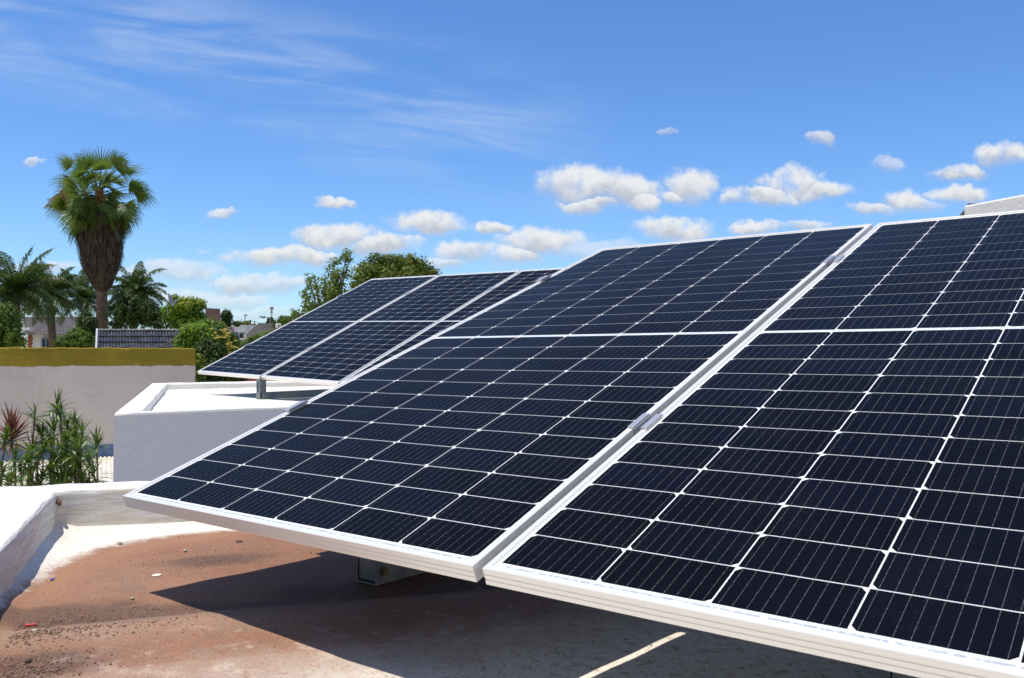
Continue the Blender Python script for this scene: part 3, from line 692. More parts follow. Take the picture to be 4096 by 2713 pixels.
bit('pebble', 529, 2403, .0055, M['stone1'], 'small pale pebble left of the shadow\'s tip', 'pebble')
bit('pebble', 113, 2660, .0065, M['stone2'], 'dark pebble at the bottom left of the roof', 'pebble')
bit('paint_chip', 628, 2302, .0110, M['whitebit'], 'cream flake lying on the brown roof above the shadow\'s tip', 'chip', .22)
p = gp(122, 2505); mb = MB(); mb.tube([(-.010, 0, 0), (.010, .002, 0)], .0026, 8); o = mb.obj('plastic_scrap', M['redbit']); o.location = (p.x, p.y, deck_z(p)+.003); o.rotation_euler = (0, 0, 1.0)
tag(o, 'small red plastic scrap among the grit at the lower left', 'scrap')
p = gp(210, 2316); mb = MB(); mb.tube([(-.006, 0, 0), (.006, .001, 0)], .003, 8); o = mb.obj('plastic_scrap', M['bluebit']); o.location = (p.x, p.y, deck_z(p)+.003); o.rotation_euler = (0, 0, 2.2)
tag(o, 'small violet plastic scrap at the edge of the white patch', 'scrap')
# rusty stub in the parapet's corner
mb = MB(); p0 = Vector((0, 0, 0)); mb.tube([p0, p0+(NB+NL*.3)*.018+UP*.004, p0+(NB+NL*.3)*.030-UP*.002], [.007, .0062, .005], 8)
o = mb.obj('rusty_stub', M['rust'], smooth=True); o.location = K0 + DB*.005 + NB*.002 + UP*(-.128); tag(o, 'rusty iron stub sticking out of the parapet\'s inner corner', 'stub')

# ------------------------------------------------------------------ boundary wall, shed roof
bl, br_ = at(-420, 1388, 11.6), at(782, 1385, 13.2)
bw = thing('boundary_wall', 'grey plastered wall with a ragged ochre yellow band along its top', 'wall', (bl.x, bl.y, GZ))
d_ = Vector((br_.x-bl.x, br_.y-bl.y, 0)); Lw = d_.length; d_.normalize(); nb = Vector((-d_.y, d_.x, 0))
m_ = MB(); n = 90; th = .16; vs = []
for i in range(n+1):
    p = Vector((bl.x, bl.y, 0)) + d_*Lw*i/n; zt = .405 + .014*mnoise.noise(Vector((i*.35, 0, 0))) + .009*mnoise.noise(Vector((i*1.1, 3, 0)))
    if i == n: zt -= .03
    if i == n-1: zt -= .004
    q = p + nb*th
    vs += [(p.x, p.y, GZ), (p.x, p.y, zt-.012), (p.x+nb.x*.012, p.y+nb.y*.012, zt), (q.x, q.y, zt), (q.x, q.y, GZ)]
m_.add(vs, [(i*5+j, i*5+j+1, (i+1)*5+j+1, (i+1)*5+j) for i in range(n) for j in range(4)] + [(0, 1, 2, 3, 4), tuple(n*5+k for k in (4, 3, 2, 1, 0))])
recalc(part(m_, 'wall', M['boundary'], bw))
m_ = MB(); z0, z1 = -1.25, -1.0; a = Vector((bl.x, bl.y, 0))-nb*.012; b_ = a + d_*Lw*.985
m_.prism([(a.x, a.y), (b_.x, b_.y), ((b_+nb*.010).x, (b_+nb*.010).y), ((a+nb*.010).x, (a+nb*.010).y)], z0, z1)
recalc(part(m_, 'blue_band', M['bluepaint'], bw))
sr = thing('shed_roof', 'old white corrugated sheet roof behind the dracaena plants', 'roof', (a.x, a.y, -1.2))
m_ = MB(); nx, ny = 260, 3; Ls = Lw*.99; vs = []
s0 = a - nb*.03
for j in range(ny+1):
    for i in range(nx+1):
        p = s0 + d_*Ls*i/nx - nb*(2.7*j/ny)
        vs.append((p.x, p.y, -1.17 - .05*j/ny + .012*math.sin(i*2*math.pi/4) + .01*mnoise.noise(p*1.5)))
m_.add(vs, [(j*(nx+1)+i, j*(nx+1)+i+1, (j+1)*(nx+1)+i+1, (j+1)*(nx+1)+i) for j in range(ny) for i in range(nx)])
part(m_, 'sheet', M['sheet'], sr, smooth=True)
m_ = MB(); p = s0 - nb*2.72; q = p + d_*Ls; m_.prism([(p.x, p.y), (q.x, q.y), ((q+nb*.04).x, (q+nb*.04).y), ((p+nb*.04).x, (p+nb*.04).y)], -1.36, -1.245)
recalc(part(m_, 'fascia', M['rust'], sr))
for p in [s0 - nb*2.5 + d_*Ls*f for f in (.1, .5, .95)]:
    m_ = MB(); m_.box((p.x, p.y, (GZ-1.25)/2), (.09, .09, -1.25-GZ)); part(m_, 'post', M['rust'], sr)

# ------------------------------------------------------------------ plants in the garden
def rosette(mb, c, axis, n, L_, wd, droop=.6, lo=R(10), hi=R(112)):
    axis = axis.normalized(); a1 = axis.orthogonal().normalized(); a2 = axis.cross(a1)
    for i in range(n):
        az = rnd.uniform(0, 2*math.pi); f = rnd.random(); th = lo + (hi-lo)*f**1.25
        d = (axis*math.cos(th) + (a1*math.cos(az)+a2*math.sin(az))*math.sin(th)).normalized()
        l = L_*rnd.uniform(.65, 1.15); side = d.cross(UP); side = side.normalized() if side.length > .01 else Vector((1, 0, 0))
        side = Matrix.Rotation(rnd.uniform(-.5, .5), 3, d) @ side
        p = Vector(c)-axis*f*L_*.35; pts = []; k = 4; dr = droop*rnd.uniform(.5, 1.5)*(.35+f)
        for s in range(k+1):
            pts.append(p.copy()); p = p + d*(l/k); d = (d - UP*dr*.16*(s+1)).normalized()
        wds = [wd*.5, wd, wd*.9, wd*.55, wd*.05]
        vs = []
        for s, q in enumerate(pts): vs += [q-side*wds[s]/2, q+side*wds[s]/2]
        mb.add(vs, [(2*s, 2*s+1, 2*s+3, 2*s+2) for s in range(k)])
def dracaena(label, base, tips, leaf, L_=.19, n=40, wd=.015, name='dracaena_plant', cat='plant', group=None, droop=.9, lean=.22):
    root = thing(name, label, cat, base, group or ('dracaena plants behind the parapet' if name == 'dracaena_plant' else None))
    st = MB(); lf = MB(); base = Vector(base); forks = []
    for i, (px, py, dd) in enumerate(tips):
        t = at(px, py, dd+rnd.uniform(-.25, .25))
        if forks and rnd.random() < .6:
            f = min(forks, key=lambda q: (q-t).length + (9 if q.z > t.z-.12 else 0)); b0 = f
        else: b0 = base + Vector((rnd.uniform(-.16, .16), rnd.uniform(-.16, .16), 0))
        m1 = b0.lerp(t, .4) + Vector((rnd.uniform(-1, 1), rnd.uniform(-1, 1), 0))*lean*min(1, (t-b0).length*.6)
        m2 = b0.lerp(t, .75) + Vector((rnd.uniform(-1, 1), rnd.uniform(-1, 1), 0))*lean*.5*min(1, (t-b0).length*.6)
        forks += [m1, m2]; ax_ = ((t-m2).normalized()+UP*.5+rvec(.25)).normalized()
        st.tube([b0, m1, m2, t], [.017, .013, .010, .008], 6)
        sc_ = rnd.uniform(.72, 1.12)
        rosette(lf, t, ax_, int(n*rnd.uniform(.7, 1.2)), L_*sc_, wd, droop)
        if rnd.random() < .75: rosette(lf, m2.lerp(t, .55), ax_, n//3, L_*sc_*.85, wd, droop*1.6, R(50), R(125))
        if rnd.random() < .3: rosette(lf, m2, ax_, n//4, L_*sc_*.7, wd, droop*2, R(60), R(130))
    part(st, 'stem', M['stem'], root); part(lf, 'leaves', leaf, root)
dracaena('tallest green dracaena with several rosettes before the grey wall', at(290, 2300, 7.9).xy.to_3d()+UP*GZ,
         [(228, 1625, 7.9), (240, 1655, 8.0), (300, 1690, 7.8), (328, 1725, 7.9), (215, 1720, 8.0), (270, 1760, 7.7), (330, 1790, 7.8), (240, 1830, 7.9), (310, 1850, 7.7), (200, 1880, 7.6), (285, 1900, 7.6), (330, 1920, 7.6), (262, 1700, 8.1), (205, 1770, 7.9), (300, 1750, 8.0), (255, 1800, 7.6), (225, 1860, 7.9), (350, 1830, 7.9), (270, 1850, 7.7), (310, 1810, 7.6), (240, 1930, 7.7)], M['dracaena'])
dracaena('dracaena with one rosette standing apart on a bare leaning stem', at(200, 2300, 7.7).xy.to_3d()+UP*GZ, [(140, 1655, 7.7), (165, 1735, 7.7), (180, 1790, 7.7), (150, 1850, 7.5)], M['dracaena'])
dracaena('low dracaena with rosettes beside the white block\'s wall', at(385, 2300, 7.8).xy.to_3d()+UP*GZ, [(388, 1775, 7.8), (355, 1850, 7.8), (372, 1890, 7.7), (345, 1950, 7.6)], M['dracaena'])
dracaena('green dracaena below the red cordyline at the photo\'s left edge', at(30, 2300, 7.5).xy.to_3d()+UP*GZ, [(20, 1765, 7.5), (60, 1830, 7.5), (10, 1880, 7.5), (85, 1890, 7.5), (130, 1930, 7.5), (45, 1930, 7.4), (-40, 1850, 7.5)], M['dracaena'])
dracaena('bushy dracaena stems between the red cordyline and the tallest one', at(140, 2300, 7.6).xy.to_3d()+UP*GZ, [(130, 1800, 7.6), (105, 1850, 7.6), (170, 1900, 7.5), (215, 1940, 7.5), (250, 1950, 7.5), (150, 1950, 7.5)], M['dracaena'])
dracaena('dark red cordyline rosette at the photo\'s left edge', at(40, 2300, 7.9).xy.to_3d()+UP*GZ, [(48, 1735, 7.9)], M['cordyline'], .30, 130, .022, 'cordyline_plant', 'plant', None, .75)

# ------------------------------------------------------------------ leaf clouds, trees
def leaf(mb, c, n, s, asp=.55):
    n = n.normalized(); a = n.orthogonal().normalized(); a = (Matrix.Rotation(rnd.random()*6.28, 3, n) @ a); b = n.cross(a)*asp
    mb.v += [tuple(c-a*s), tuple(c-b*s*.9+n*s*.12), tuple(c+a*s), tuple(c+b*s*.9+n*s*.12)]; o = len(mb.v)-4; mb.f.append((o, o+1, o+2, o+3))
def clumps(mb, blobs, n_cl, per, leafs, cl_r, shell=.75, up=.25):
    """leaf clusters through the outer part of a union of ellipsoids"""
    tot = sum(b[1].x*b[1].z for b in blobs)
    for (c, r) in blobs:
        k = max(3, int(n_cl*r.x*r.z/tot))
        for _ in range(k):
            d = runit(); q = c + Vector((d.x*r.x, d.y*r.y, d.z*r.z))*rnd.uniform(shell, 1.03)
            cr = cl_r*rnd.uniform(.6, 1.3)
            for _ in range(per):
                e = runit()*cr*(rnd.random()**.5); leaf(mb, q+e, (e*.7/cr + d*.7 + UP*up + rvec(.5)), leafs*rnd.uniform(.6, 1.3))
def shrub(name, label, cat, spec, depth, m, n_cl, per, leafs, cl_r, group=None, extra=None, stem=True, shell=.7):
    """spec: list of (px, py, half width px, half height px) ellipses of the crown at that depth"""
    blobs = []
    for (px, py, rx, ry, *dd) in spec:
        dpt = depth + (dd[0] if dd else 0); blobs.append((at(px, py, dpt), Vector((size(rx, dpt), size(rx, dpt)*.8, size(ry, dpt)))))
    b0 = blobs[0][0]; root = thing(name, label, cat, (b0.x, b0.y, GZ), group)
    mb = MB(); clumps(mb, blobs, n_cl, per, leafs, cl_r, shell)
    part(mb, 'leaves', m, root)
    st = MB(); rt = max(.03, blobs[0][1].x*.05)
    for (c, r) in blobs:
        st.tube([Vector((b0.x, b0.y, GZ)), Vector((b0.x, b0.y, GZ)).lerp(c, .5)+rvec(.1), c+UP*r.z*.4], [rt, rt*.8, rt*.3], 5)
    part(st, 'trunk', M['bark'], root)
    if extra: extra(root, blobs)
    return root

def flower_head(root, c, r, m, n=14, name='flower_head'):
    mb = MB(); mb.v = [tuple(c)]
    for _ in range(n):
        d = runit(); d.z = abs(d.z)*.8+.1*d.z; sd_ = d.orthogonal().normalized()*r*.28; l = r*rnd.uniform(.6, 1.2); o = len(mb.v)
        mb.v += [tuple(c+d*l*.55-sd_), tuple(c+d*l), tuple(c+d*l*.55+sd_)]; mb.f.append((0, o, o+1, o+2))
    return part(mb, name, m, root)
def fan_palm():
    D = 34; c = at(396, 815, D); base = at(412, 1320, D); base.z = GZ
    root = thing('fan_palm', 'tall fan palm with a thick skirt of dead leaves under its crown', 'palm tree', base)
    top = at(398, 760, D)
    m_ = MB(); m_.tube([base, Vector((base.x, base.y, -.5)), at(408, 1200, D), at(402, 1000, D), top], [.30, .24, .20, .20, .16], 14); part(m_, 'trunk', M['palmtrunk'], root, smooth=True)
    # skirt
    sk = MB(); prof = [(880, 84), (930, 82), (1000, 77), (1050, 72), (1090, 55), (1130, 32), (1170, 22)]
    def prad(y):
        for (y0, r0), (y1, r1) in zip(prof, prof[1:]):
            if y0 <= y <= y1: return size(r0+(r1-r0)*(y-y0)/(y1-y0), D)
        return size(24, D)
    for _ in range(2600):
        y = rnd.uniform(880, 1120); a = rnd.random()*6.283; r = prad(max(880, y))*rnd.choice((rnd.uniform(.55, 1.0), rnd.uniform(.9, 1.0), rnd.uniform(.95, 1.14)))
        ax_ = at(398+(y-850)*.03, y, D); ln = rnd.uniform(.35, .85)
        p = ax_ + Vector((math.cos(a), math.sin(a), 0))*r
        y2 = min(1165, y+ln/34*F_PX); r2 = min(prad(max(880, y2))*rnd.uniform(.8, 1.22), r*1.12)
        q = at(398+(y2-850)*.03, y2, D) + Vector((math.cos(a+rnd.uniform(-.12, .12)), math.sin(a+rnd.uniform(-.12, .12)), 0))*r2
        s = Vector((-math.sin(a), math.cos(a), 0))*rnd.uniform(.010, .030)
        mid = p.lerp(q, .5)+Vector((math.cos(a), math.sin(a), 0))*rnd.uniform(0, .04)
        sk.add([p-s*.6, p+s*.6, mid+s, q+s*.15, q-s*.15, mid-s], [(0, 1, 2, 5), (5, 2, 3, 4)])
    part(sk, 'dead_leaf_skirt', M['deadpalm'], root)
    def fan(mb, hub, d, rad, droop, nseg=22, wdt=.024, spread=R(165)):
        side = d.cross(UP); side = side.normalized() if side.length > .02 else Vector((1, 0, 0)); side = Matrix.Rotation(rnd.uniform(-1.25, 1.25), 3, d) @ side; nrm = side.cross(d).normalized()
        for i in range(nseg):
            a = spread*(i/(nseg-1)-.5)*1.0; dr = (d*math.cos(a)+side*math.sin(a)); l = rad*(1-.28*abs(a)/(spread/2))*rnd.uniform(.9, 1.08)
            p = hub.copy(); pts = [p.copy()]; dd = dr.copy(); nrm2 = nrm + rvec(.25)
            for s in range(4):
                p = p+dd*l/4; pts.append(p.copy())
                dd = (dd-UP*droop*(.06+.22*(s/3)**2)+nrm*.02).normalized()
            sv = dr.cross(nrm2).normalized(); ws = [.012, wdt, wdt, wdt*.7, .004]
            vs = []
            for s, q in enumerate(pts): vs += [q-sv*ws[s], q+sv*ws[s]]
            mb.add(vs, [(2*s, 2*s+1, 2*s+3, 2*s+2) for s in range(4)])
    hub0 = at(396, 768, D)
    for i in range(84):
        f = i/83; el = math.asin(max(-1, min(1, .985-1.82*f**.92)))+rnd.uniform(-.22, .22); az = i*2.399+rnd.uniform(-.5, .5)
        d = Vector((math.cos(az)*math.cos(el), math.sin(az)*math.cos(el), math.sin(el)))
        pl = (rnd.uniform(.30, .75) if i % 3 == 0 else rnd.uniform(.85, 1.42))*(1.0 if el > -.25 else .80); p0 = hub0 - UP*(f-.2)*.7
        tip = p0 + d*pl - UP*.10*pl
        fr = MB(); fr.tube([p0, p0.lerp(tip, .5)+UP*.05, tip], [.022, .017, .013], 5)
        dead = el < R(-34); dd = (d - UP*(.10+.75*f+rnd.uniform(-.2, .35))).normalized()
        fan(fr, tip, dd, rnd.uniform(.72, 1.02), 1.6+1.6*f if not dead else 2.8, 22)
        part(fr, 'frond', M['deadpalm'] if (dead and rnd.random() < .22) else M['fan'], root)
    for i in range(44):                 # older leaves hanging over the top of the skirt
        az = i*2.399; el = R(rnd.uniform(-78, -38)); d = Vector((math.cos(az)*math.cos(el), math.sin(az)*math.cos(el), math.sin(el)))
        p0 = at(398, 800, D); out_ = Vector((math.cos(az), math.sin(az), 0)); p0 = p0 - UP*rnd.uniform(0, .55); tip = p0 + out_*rnd.uniform(.40, .85) - UP*rnd.uniform(.05, .40)
        fr = MB(); fr.tube([p0, p0.lerp(tip, .5)+UP*.06, tip], [.02, .016, .012], 5)
        fan(fr, tip, d, rnd.uniform(.7, .95), 2.4, 22); part(fr, 'frond', M['fan'] if rnd.random() < .7 else M['deadpalm'], root)
    for (px, py, r_) in ((240, 800, 44), (222, 815, 38), (266, 770, 30), (252, 790, 40), (400, 770, 16), (402, 795, 14), (300, 850, 30)):
        c_ = at(px, py, D-.6); mb = MB(); mb.v = [tuple(c_+UP*size(r_, D)*.6)]
        for _ in range(90):
            e = runit()*size(r_, D)*rnd.uniform(.5, 1.2); e.z = e.z*.8-size(r_, D)*.25; w_ = runit()*.016; q = c_+e; o = len(mb.v)
            mb.v += [tuple(q-w_), tuple(q-UP*.05), tuple(q+w_)]; mb.f.append((0, o, o+1, o+2))
        part(mb, 'flower_stalk', M['flower'], root)
fan_palm()

def feather_palm(label, crown_px, trunk_px, D, n, Lf, spec_dirs=None, tr=.16, gmul=1.0):
    c = at(*crown_px, D); b = at(trunk_px, 1300, D); b.z = GZ
    root = thing('feather_palm', label, 'palm tree', b, 'feather palms behind the yellow wall')
    m_ = MB(); m_.tube([b, Vector((b.x, b.y, -.8)), b.lerp(c, .6)+Vector((0, 0, 0)), c-UP*.1], [tr*1.2, tr*1.05, tr, tr*.8], 12); part(m_, 'trunk', M['palmtrunk'], root, smooth=True)
    for i in range(n):
        f = (i+.5)/n; el = R(78)*(1-f) - R(38)*f; az = i*2.399+rnd.uniform(-.35, .35)
        if spec_dirs and i < len(spec_dirs): az, el = spec_dirs[i]
        d = Vector((math.cos(az)*math.cos(el), math.sin(az)*math.cos(el), math.sin(el))); L_ = Lf*rnd.uniform(.85, 1.1)
        p = c.copy(); pts = [p.copy()]; k = 14; grav = rnd.uniform(.9, 1.5)*gmul
        for s in range(k):
            p = p + d*L_/k; d = (d - UP*grav*.085*(.4+s/k*1.1)).normalized(); pts.append(p.copy())
        fr = MB(); fr.tube(pts, [.022*(1-s/(k+1)*.85) for s in range(k+1)], 4)
        m = 60
        for s in range(3, m):
            u = s/m*k; j = min(int(u), k-1); q = pts[j].lerp(pts[j+1], u-j); td = (pts[j+1]-pts[j]).normalized()
            sd_ = td.cross(UP); sd_ = sd_.normalized() if sd_.length > .02 else Vector((1, 0, 0)); upn = sd_.cross(td)
            ll = Lf*.24*math.sin(math.pi*min(1, .12+s/m*.92))**.7*rnd.uniform(.8, 1.15)
            for sg in (-1, 1):
                dd = (sd_*sg*.85 + td*.55 + upn*rnd.uniform(-.2, .35)).normalized(); a0 = q; a1 = q+dd*ll*.5; dd2 = (dd-UP*rnd.uniform(.9, 2.2)).normalized(); a2 = a1+dd2*ll*.55
                wv = td*.017
                fr.add([a0-wv*.5, a0+wv*.6, a1+wv, a2, a1-wv], [(0, 1, 2, 4), (4, 2, 3)])
        part(fr, 'frond', M['feather'], root)
azr = lambda right, fwd: math.atan2((RIGHT*right+FWD*fwd).y, (RIGHT*right+FWD*fwd).x)
feather_palm('feather palm at the left edge with one upright frond against the sky', (62, 1165), 66, 27, 34, 1.75, [(azr(.55, .2), R(80)), (azr(1, .3), R(58)), (azr(1, -.4), R(35))])
feather_palm('feather palm with drooping fronds left of the fan palm\'s trunk', (200, 1175), 235, 36, 40, 1.75, [(azr(1, .1), R(50)), (azr(1, -.2), R(30))])
feather_palm('feather palm partly hidden behind the fan palm\'s trunk', (335, 1195), 372, 39, 30, 1.85, None, .16, 1.3)
feather_palm('broad feather palm just right of the fan palm\'s trunk', (545, 1180), 500, 38, 44, 1.80, None, .2, 1.5)

# airy tree and dense tree behind the far panels
def branch_tree(name, label, base, segs, m_leaf, leafs, per, cl_r, trunk_r, cat='tree', seed=1, fill=0):
    """segs: target crown points; limbs grow from the trunk to each, twigs and leaf clusters along the outer part"""
    root = thing(name, label, cat, base); tb = MB(); lf = MB(); base = Vector(base)
    for (t, spread, ncl) in segs:
        f0 = rnd.uniform(.35, .6); s0 = base.lerp(Vector((base.x, base.y, t.z)), f0)
        mid = s0.lerp(t, .5)+rvec(spread*.3)+UP*spread*.2
        tb.tube([s0, mid, t], [trunk_r*.38, trunk_r*.22, trunk_r*.06], 5)
        for k in range(ncl):
            f = rnd.uniform(.45, 1.02); st = s0.lerp(mid, f*2) if f < .5 else mid.lerp(t, f*2-1)
            q = st + runit()*spread*rnd.uniform(.25, 1.0)*(1.1-.5*f) + UP*spread*.15
            tb.tube([st, q], [trunk_r*.07, trunk_r*.025], 3, False)
            for _ in range(per):
                e = runit()*cl_r*rnd.random()**.5; leaf(lf, q+e, e+UP*.4+rvec(.6), leafs*rnd.uniform(.6, 1.3), .5)
    if fill: clumps(lf, [(t, Vector((sp*1.15, sp*1.15, sp*.95))) for (t, sp, n_) in segs], fill, per, leafs, cl_r, .55)
    tmx = max(s[0].z for s in segs)
    tb.tube([base, base.lerp(Vector((base.x, base.y, tmx)), .35)+rvec(.1), Vector((base.x, base.y, base.z+(tmx-base.z)*.7))], [trunk_r, trunk_r*.7, trunk_r*.3], 8)
    part(tb, 'trunk', M['bark'], root); part(lf, 'crown', m_leaf, root)
D = 33; b = at(1300, 1300, D); b.z = GZ
branch_tree('slender_tree', 'airy light green tree with bare twigs showing, left of the dense tree', b,
    [(at(px, py, D+dd), size(s, D), n) for (px, py, s, n, dd) in ((1385, 1030, 42, 26, 0), (1340, 1045, 36, 22, 1), (1405, 1020, 22, 12, 0), (1300, 1085, 40, 24, -1), (1360, 1100, 50, 34, 0), (1235, 1110, 34, 16, 0), (1222, 1160, 36, 18, 1), (1270, 1150, 44, 26, -1), (1330, 1165, 55, 38, 0),
     (1205, 1220, 34, 22, 0), (1180, 1255, 30, 26, 0), (1240, 1215, 44, 36, 1), (1300, 1230, 55, 40, -1), (1200, 1290, 45, 30, 0), (1270, 1290, 60, 34, 0))], M['airy'], .070, 18, .20, .19)
D = 37; b = at(1560, 1350, D); b.z = GZ
branch_tree('broad_tree', 'broad dense olive green tree behind the far solar panels', b,
    [(at(px, py, D+dd), size(s, D), n) for (px, py, s, n, dd) in ((1455, 1085, 44, 62, 1), (1510, 1065, 48, 60, -1), (1560, 1060, 48, 66, 0), (1610, 1055, 46, 62, 1), (1650, 1068, 46, 60, -1), (1690, 1085, 42, 54, 0), (1725, 1105, 32, 36, 0), (1470, 1130, 60, 66, -2), (1550, 1120, 60, 66, -2), (1640, 1125, 60, 66, -2), (1420, 1165, 38, 50, 0), (1450, 1230, 50, 40, 0), (1560, 1210, 80, 50, 1), (1690, 1150, 60, 46, 1))], M['bigtree'], .085, 17, .25, .34, fill=620)

# shrubs and hedges between the walls
shrub('vine_thicket', 'vine-covered block with yellow-green growth on top beside the satellite dish', 'vine', [(745, 1240, 62, 42), (690, 1250, 38, 36), (778, 1235, 34, 36), (755, 1300, 70, 50), (805, 1290, 26, 34)], 26, M['vine'], 420, 20, .055, .16)
def plume(root, blobs):
    mb = MB(); clumps(mb, [(at(700, 1190, 26), Vector((.10, .10, .13))), (at(745, 1206, 25.8), Vector((.42, .30, .10))), (at(740, 1222, 25.5), Vector((.34, .15, .10))), (at(795, 1215, 26), Vector((.25, .2, .13)))], 70, 18, .045, .10, .5); part(mb, 'young_growth', M['vinetop'], root)
plume(bpy.data.objects['vine_thicket'], None)
shrub('vine_shrub', 'bright green climbing shrub against the yellow wall\'s right end', 'shrub', [(775, 1340, 55, 42), (740, 1372, 50, 30), (810, 1365, 40, 45), (770, 1400, 60, 50)], 17, M['vine'], 380, 22, .042, .11)
shrub('flowering_shrub', 'shrub covered with clusters of pale yellow flowers', 'shrub', [(872, 1350, 52, 44), (910, 1378, 40, 42), (850, 1400, 60, 55), (900, 1440, 55, 55)], 18, M['bush'], 400, 20, .040, .11, None,
      lambda root, blobs: [flower_head(root, at(px+rnd.gauss(0, 13), py+rnd.gauss(0, 11), 17.55+rnd.uniform(-.1, .25)), .05, M['yellowflower']) for (px, py) in ((885, 1330), (905, 1345), (925, 1365), (935, 1385), (870, 1350), (850, 1365), (840, 1345), (880, 1395), (865, 1420), (845, 1440), (900, 1415), (860, 1330), (915, 1400), (830, 1390)) for _ in range(5)])
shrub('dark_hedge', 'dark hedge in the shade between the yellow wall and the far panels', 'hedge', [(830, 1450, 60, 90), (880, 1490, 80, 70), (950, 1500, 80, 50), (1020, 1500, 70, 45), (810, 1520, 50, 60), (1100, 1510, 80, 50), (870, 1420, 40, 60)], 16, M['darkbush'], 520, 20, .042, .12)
shrub('fern_shrub', 'lime green ferny shrub hugging the end of the yellow wall', 'shrub', [(798, 1440, 16, 28), (800, 1490, 20, 30), (795, 1535, 20, 30)], 14.6, M['limebush'], 90, 18, .035, .07)
shrub('red_flower_bed', 'low plants with small red flowers at the foot of the far panels', 'plant', [(1005, 1515, 26, 12), (1070, 1515, 26, 10)], 13.4, M['redflower'], 40, 10, .016, .04)
shrub('low_hedge', 'green hedge running along the left edge of the far panels', 'hedge', [(990, 1395, 50, 26), (1050, 1368, 50, 20), (1100, 1348, 42, 14), (1000, 1425, 60, 30), (1150, 1326, 34, 10), (950, 1430, 40, 36)], 21, M['bush'], 380, 20, .05, .13)
shrub('olive_shrub', 'olive green shrub in front of the cement gable house', 'shrub', [(1060, 1348, 42, 10), (1115, 1336, 36, 9), (1020, 1362, 28, 10)], 26, M['limebush'], 150, 18, .05, .12)
shrub('leafy_shrub', 'leafy shrub filling the gap behind the flowering shrub', 'shrub', [(845, 1305, 30, 16), (872, 1318, 26, 16), (815, 1320, 34, 34)], 22, M['vine'], 200, 20, .05, .12)
shrub('dark_shrub', 'dark leafy shrub left of the first feather palm\'s trunk', 'shrub', [(20, 1280, 60, 60), (30, 1340, 70, 60), (-30, 1310, 50, 80)], 24, M['bush'], 320, 20, .05, .14)
shrub('yard_shrub', 'green shrub in front of the tiled house below the fan palm', 'shrub', [(305, 1355, 35, 40), (260, 1375, 40, 30), (340, 1370, 30, 40), (285, 1385, 50, 30)], 24, M['bush'], 240, 20, .05, .12)
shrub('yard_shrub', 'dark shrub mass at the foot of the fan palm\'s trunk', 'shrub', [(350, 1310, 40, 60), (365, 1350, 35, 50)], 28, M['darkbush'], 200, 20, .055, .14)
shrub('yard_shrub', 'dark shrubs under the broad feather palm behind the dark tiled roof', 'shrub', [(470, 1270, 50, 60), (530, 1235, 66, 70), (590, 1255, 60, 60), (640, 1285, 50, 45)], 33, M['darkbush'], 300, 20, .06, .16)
shrub('round_topiary', 'small dark round-headed tree on the skyline left of the far white houses', 'tree', [(905, 1268, 20, 24), (900, 1295, 22, 14)], 60, M['darkbush'], 130, 18, .10, .18)
shrub('dark_conifer', 'dark upright conifer under the tall lamp post', 'tree', [(1082, 1290, 13, 18), (1080, 1305, 15, 14)], 62, M['darkbush'], 110, 18, .08, .16)
shrub('skyline_tree', 'spiky green tree on the skyline beside the left edge of the far panels', 'tree', [(1135, 1290, 22, 22), (1165, 1285, 24, 14), (1115, 1298, 18, 10)], 55, M['bush'], 160, 18, .09, .2)
shrub('skyline_tree', 'pale green tree tops behind the weathered white house', 'tree', [(955, 1296, 16, 8), (985, 1295, 10, 8)], 110, M['limebush'], 80, 14, .14, .25)
shrub('roof_plant', 'dark plant leaning over the roof of the weathered white house', 'plant', [(948, 1297, 12, 6), (938, 1293, 8, 4)], 74, M['darkbush'], 70, 14, .07, .14)

# ------------------------------------------------------------------ neighbouring roofs and houses
def wave_roof(root, o, ux, vd, wid, rows, pitch, rowlen, m, amp=.03, step=.03, name='tiles'):
    """rows of rolled tiles; o top-left corner, ux along the ridge, vd down the slope"""
    mb = MB(); nrm = ux.cross(vd).normalized()
    if nrm.z < 0: nrm = -nrm
    n = int(wid/pitch*8)
    for r_ in range(rows):
        vs = []
        for j in range(3):
            v = rowlen*(r_ + (0, .02, 1.04)[j]); lift = step*(.25 if j == 0 else .3+.7*(j-1))
            for i in range(n+1):
                u = i/n*wid; ph_ = (u/pitch) % 1; h = amp*abs(math.sin(math.pi*ph_))**.8
                jit = .004*mnoise.noise(Vector((int(u/pitch)*3.1, r_*7.7, 0)))
                p = o + ux*u + vd*v + nrm*(h+lift+jit); vs.append(p)
        lo = [v - nrm*step*.9 for v in vs[2*(n+1):]]
        mb.add(vs+lo, [(j*(n+1)+i, j*(n+1)+i+1, (j+1)*(n+1)+i+1, (j+1)*(n+1)+i) for j in range(3) for i in range(n)])
    return part(mb, name, m, root)
# dark tiled roof just beyond the yellow wall
DR = 22; o = at(392, 1330, DR+.95); tl = thing('tiled_roof', 'dark glazed tile roof with ridge caps just beyond the yellow wall', 'roof', (o.x, o.y, GZ))
ux = (RIGHT*1+FWD*.06).normalized(); vd = (at(389, 1402, DR) - o).normalized()
wave_roof(tl, o, ux, vd, 3.6, 6, .078, .36, M['slate'], .028, .045)
m_ = MB(); k = 10
for i in range(10):
    a = o + ux*(i*.335) + UP*.045; m_.tube([a, a+ux*.31, a+ux*.325], [.048, .048, .050], 10); m_.tube([a+ux*.305, a+ux*.345], .060, 10)
part(m_, 'ridge_caps', M['slate'], tl, smooth=False)
m_ = MB(); a = o - ux*.02 + UP*.05; m_.box(a + vd*1.12, (.045, 2.3, .10), (ux, vd, ux.cross(vd))); part(m_, 'verge_flashing', M['greymetal'], tl)
m_ = MB(); e = o + vd*2.1; e2 = e + ux*3.5; bk = FWD*4.0
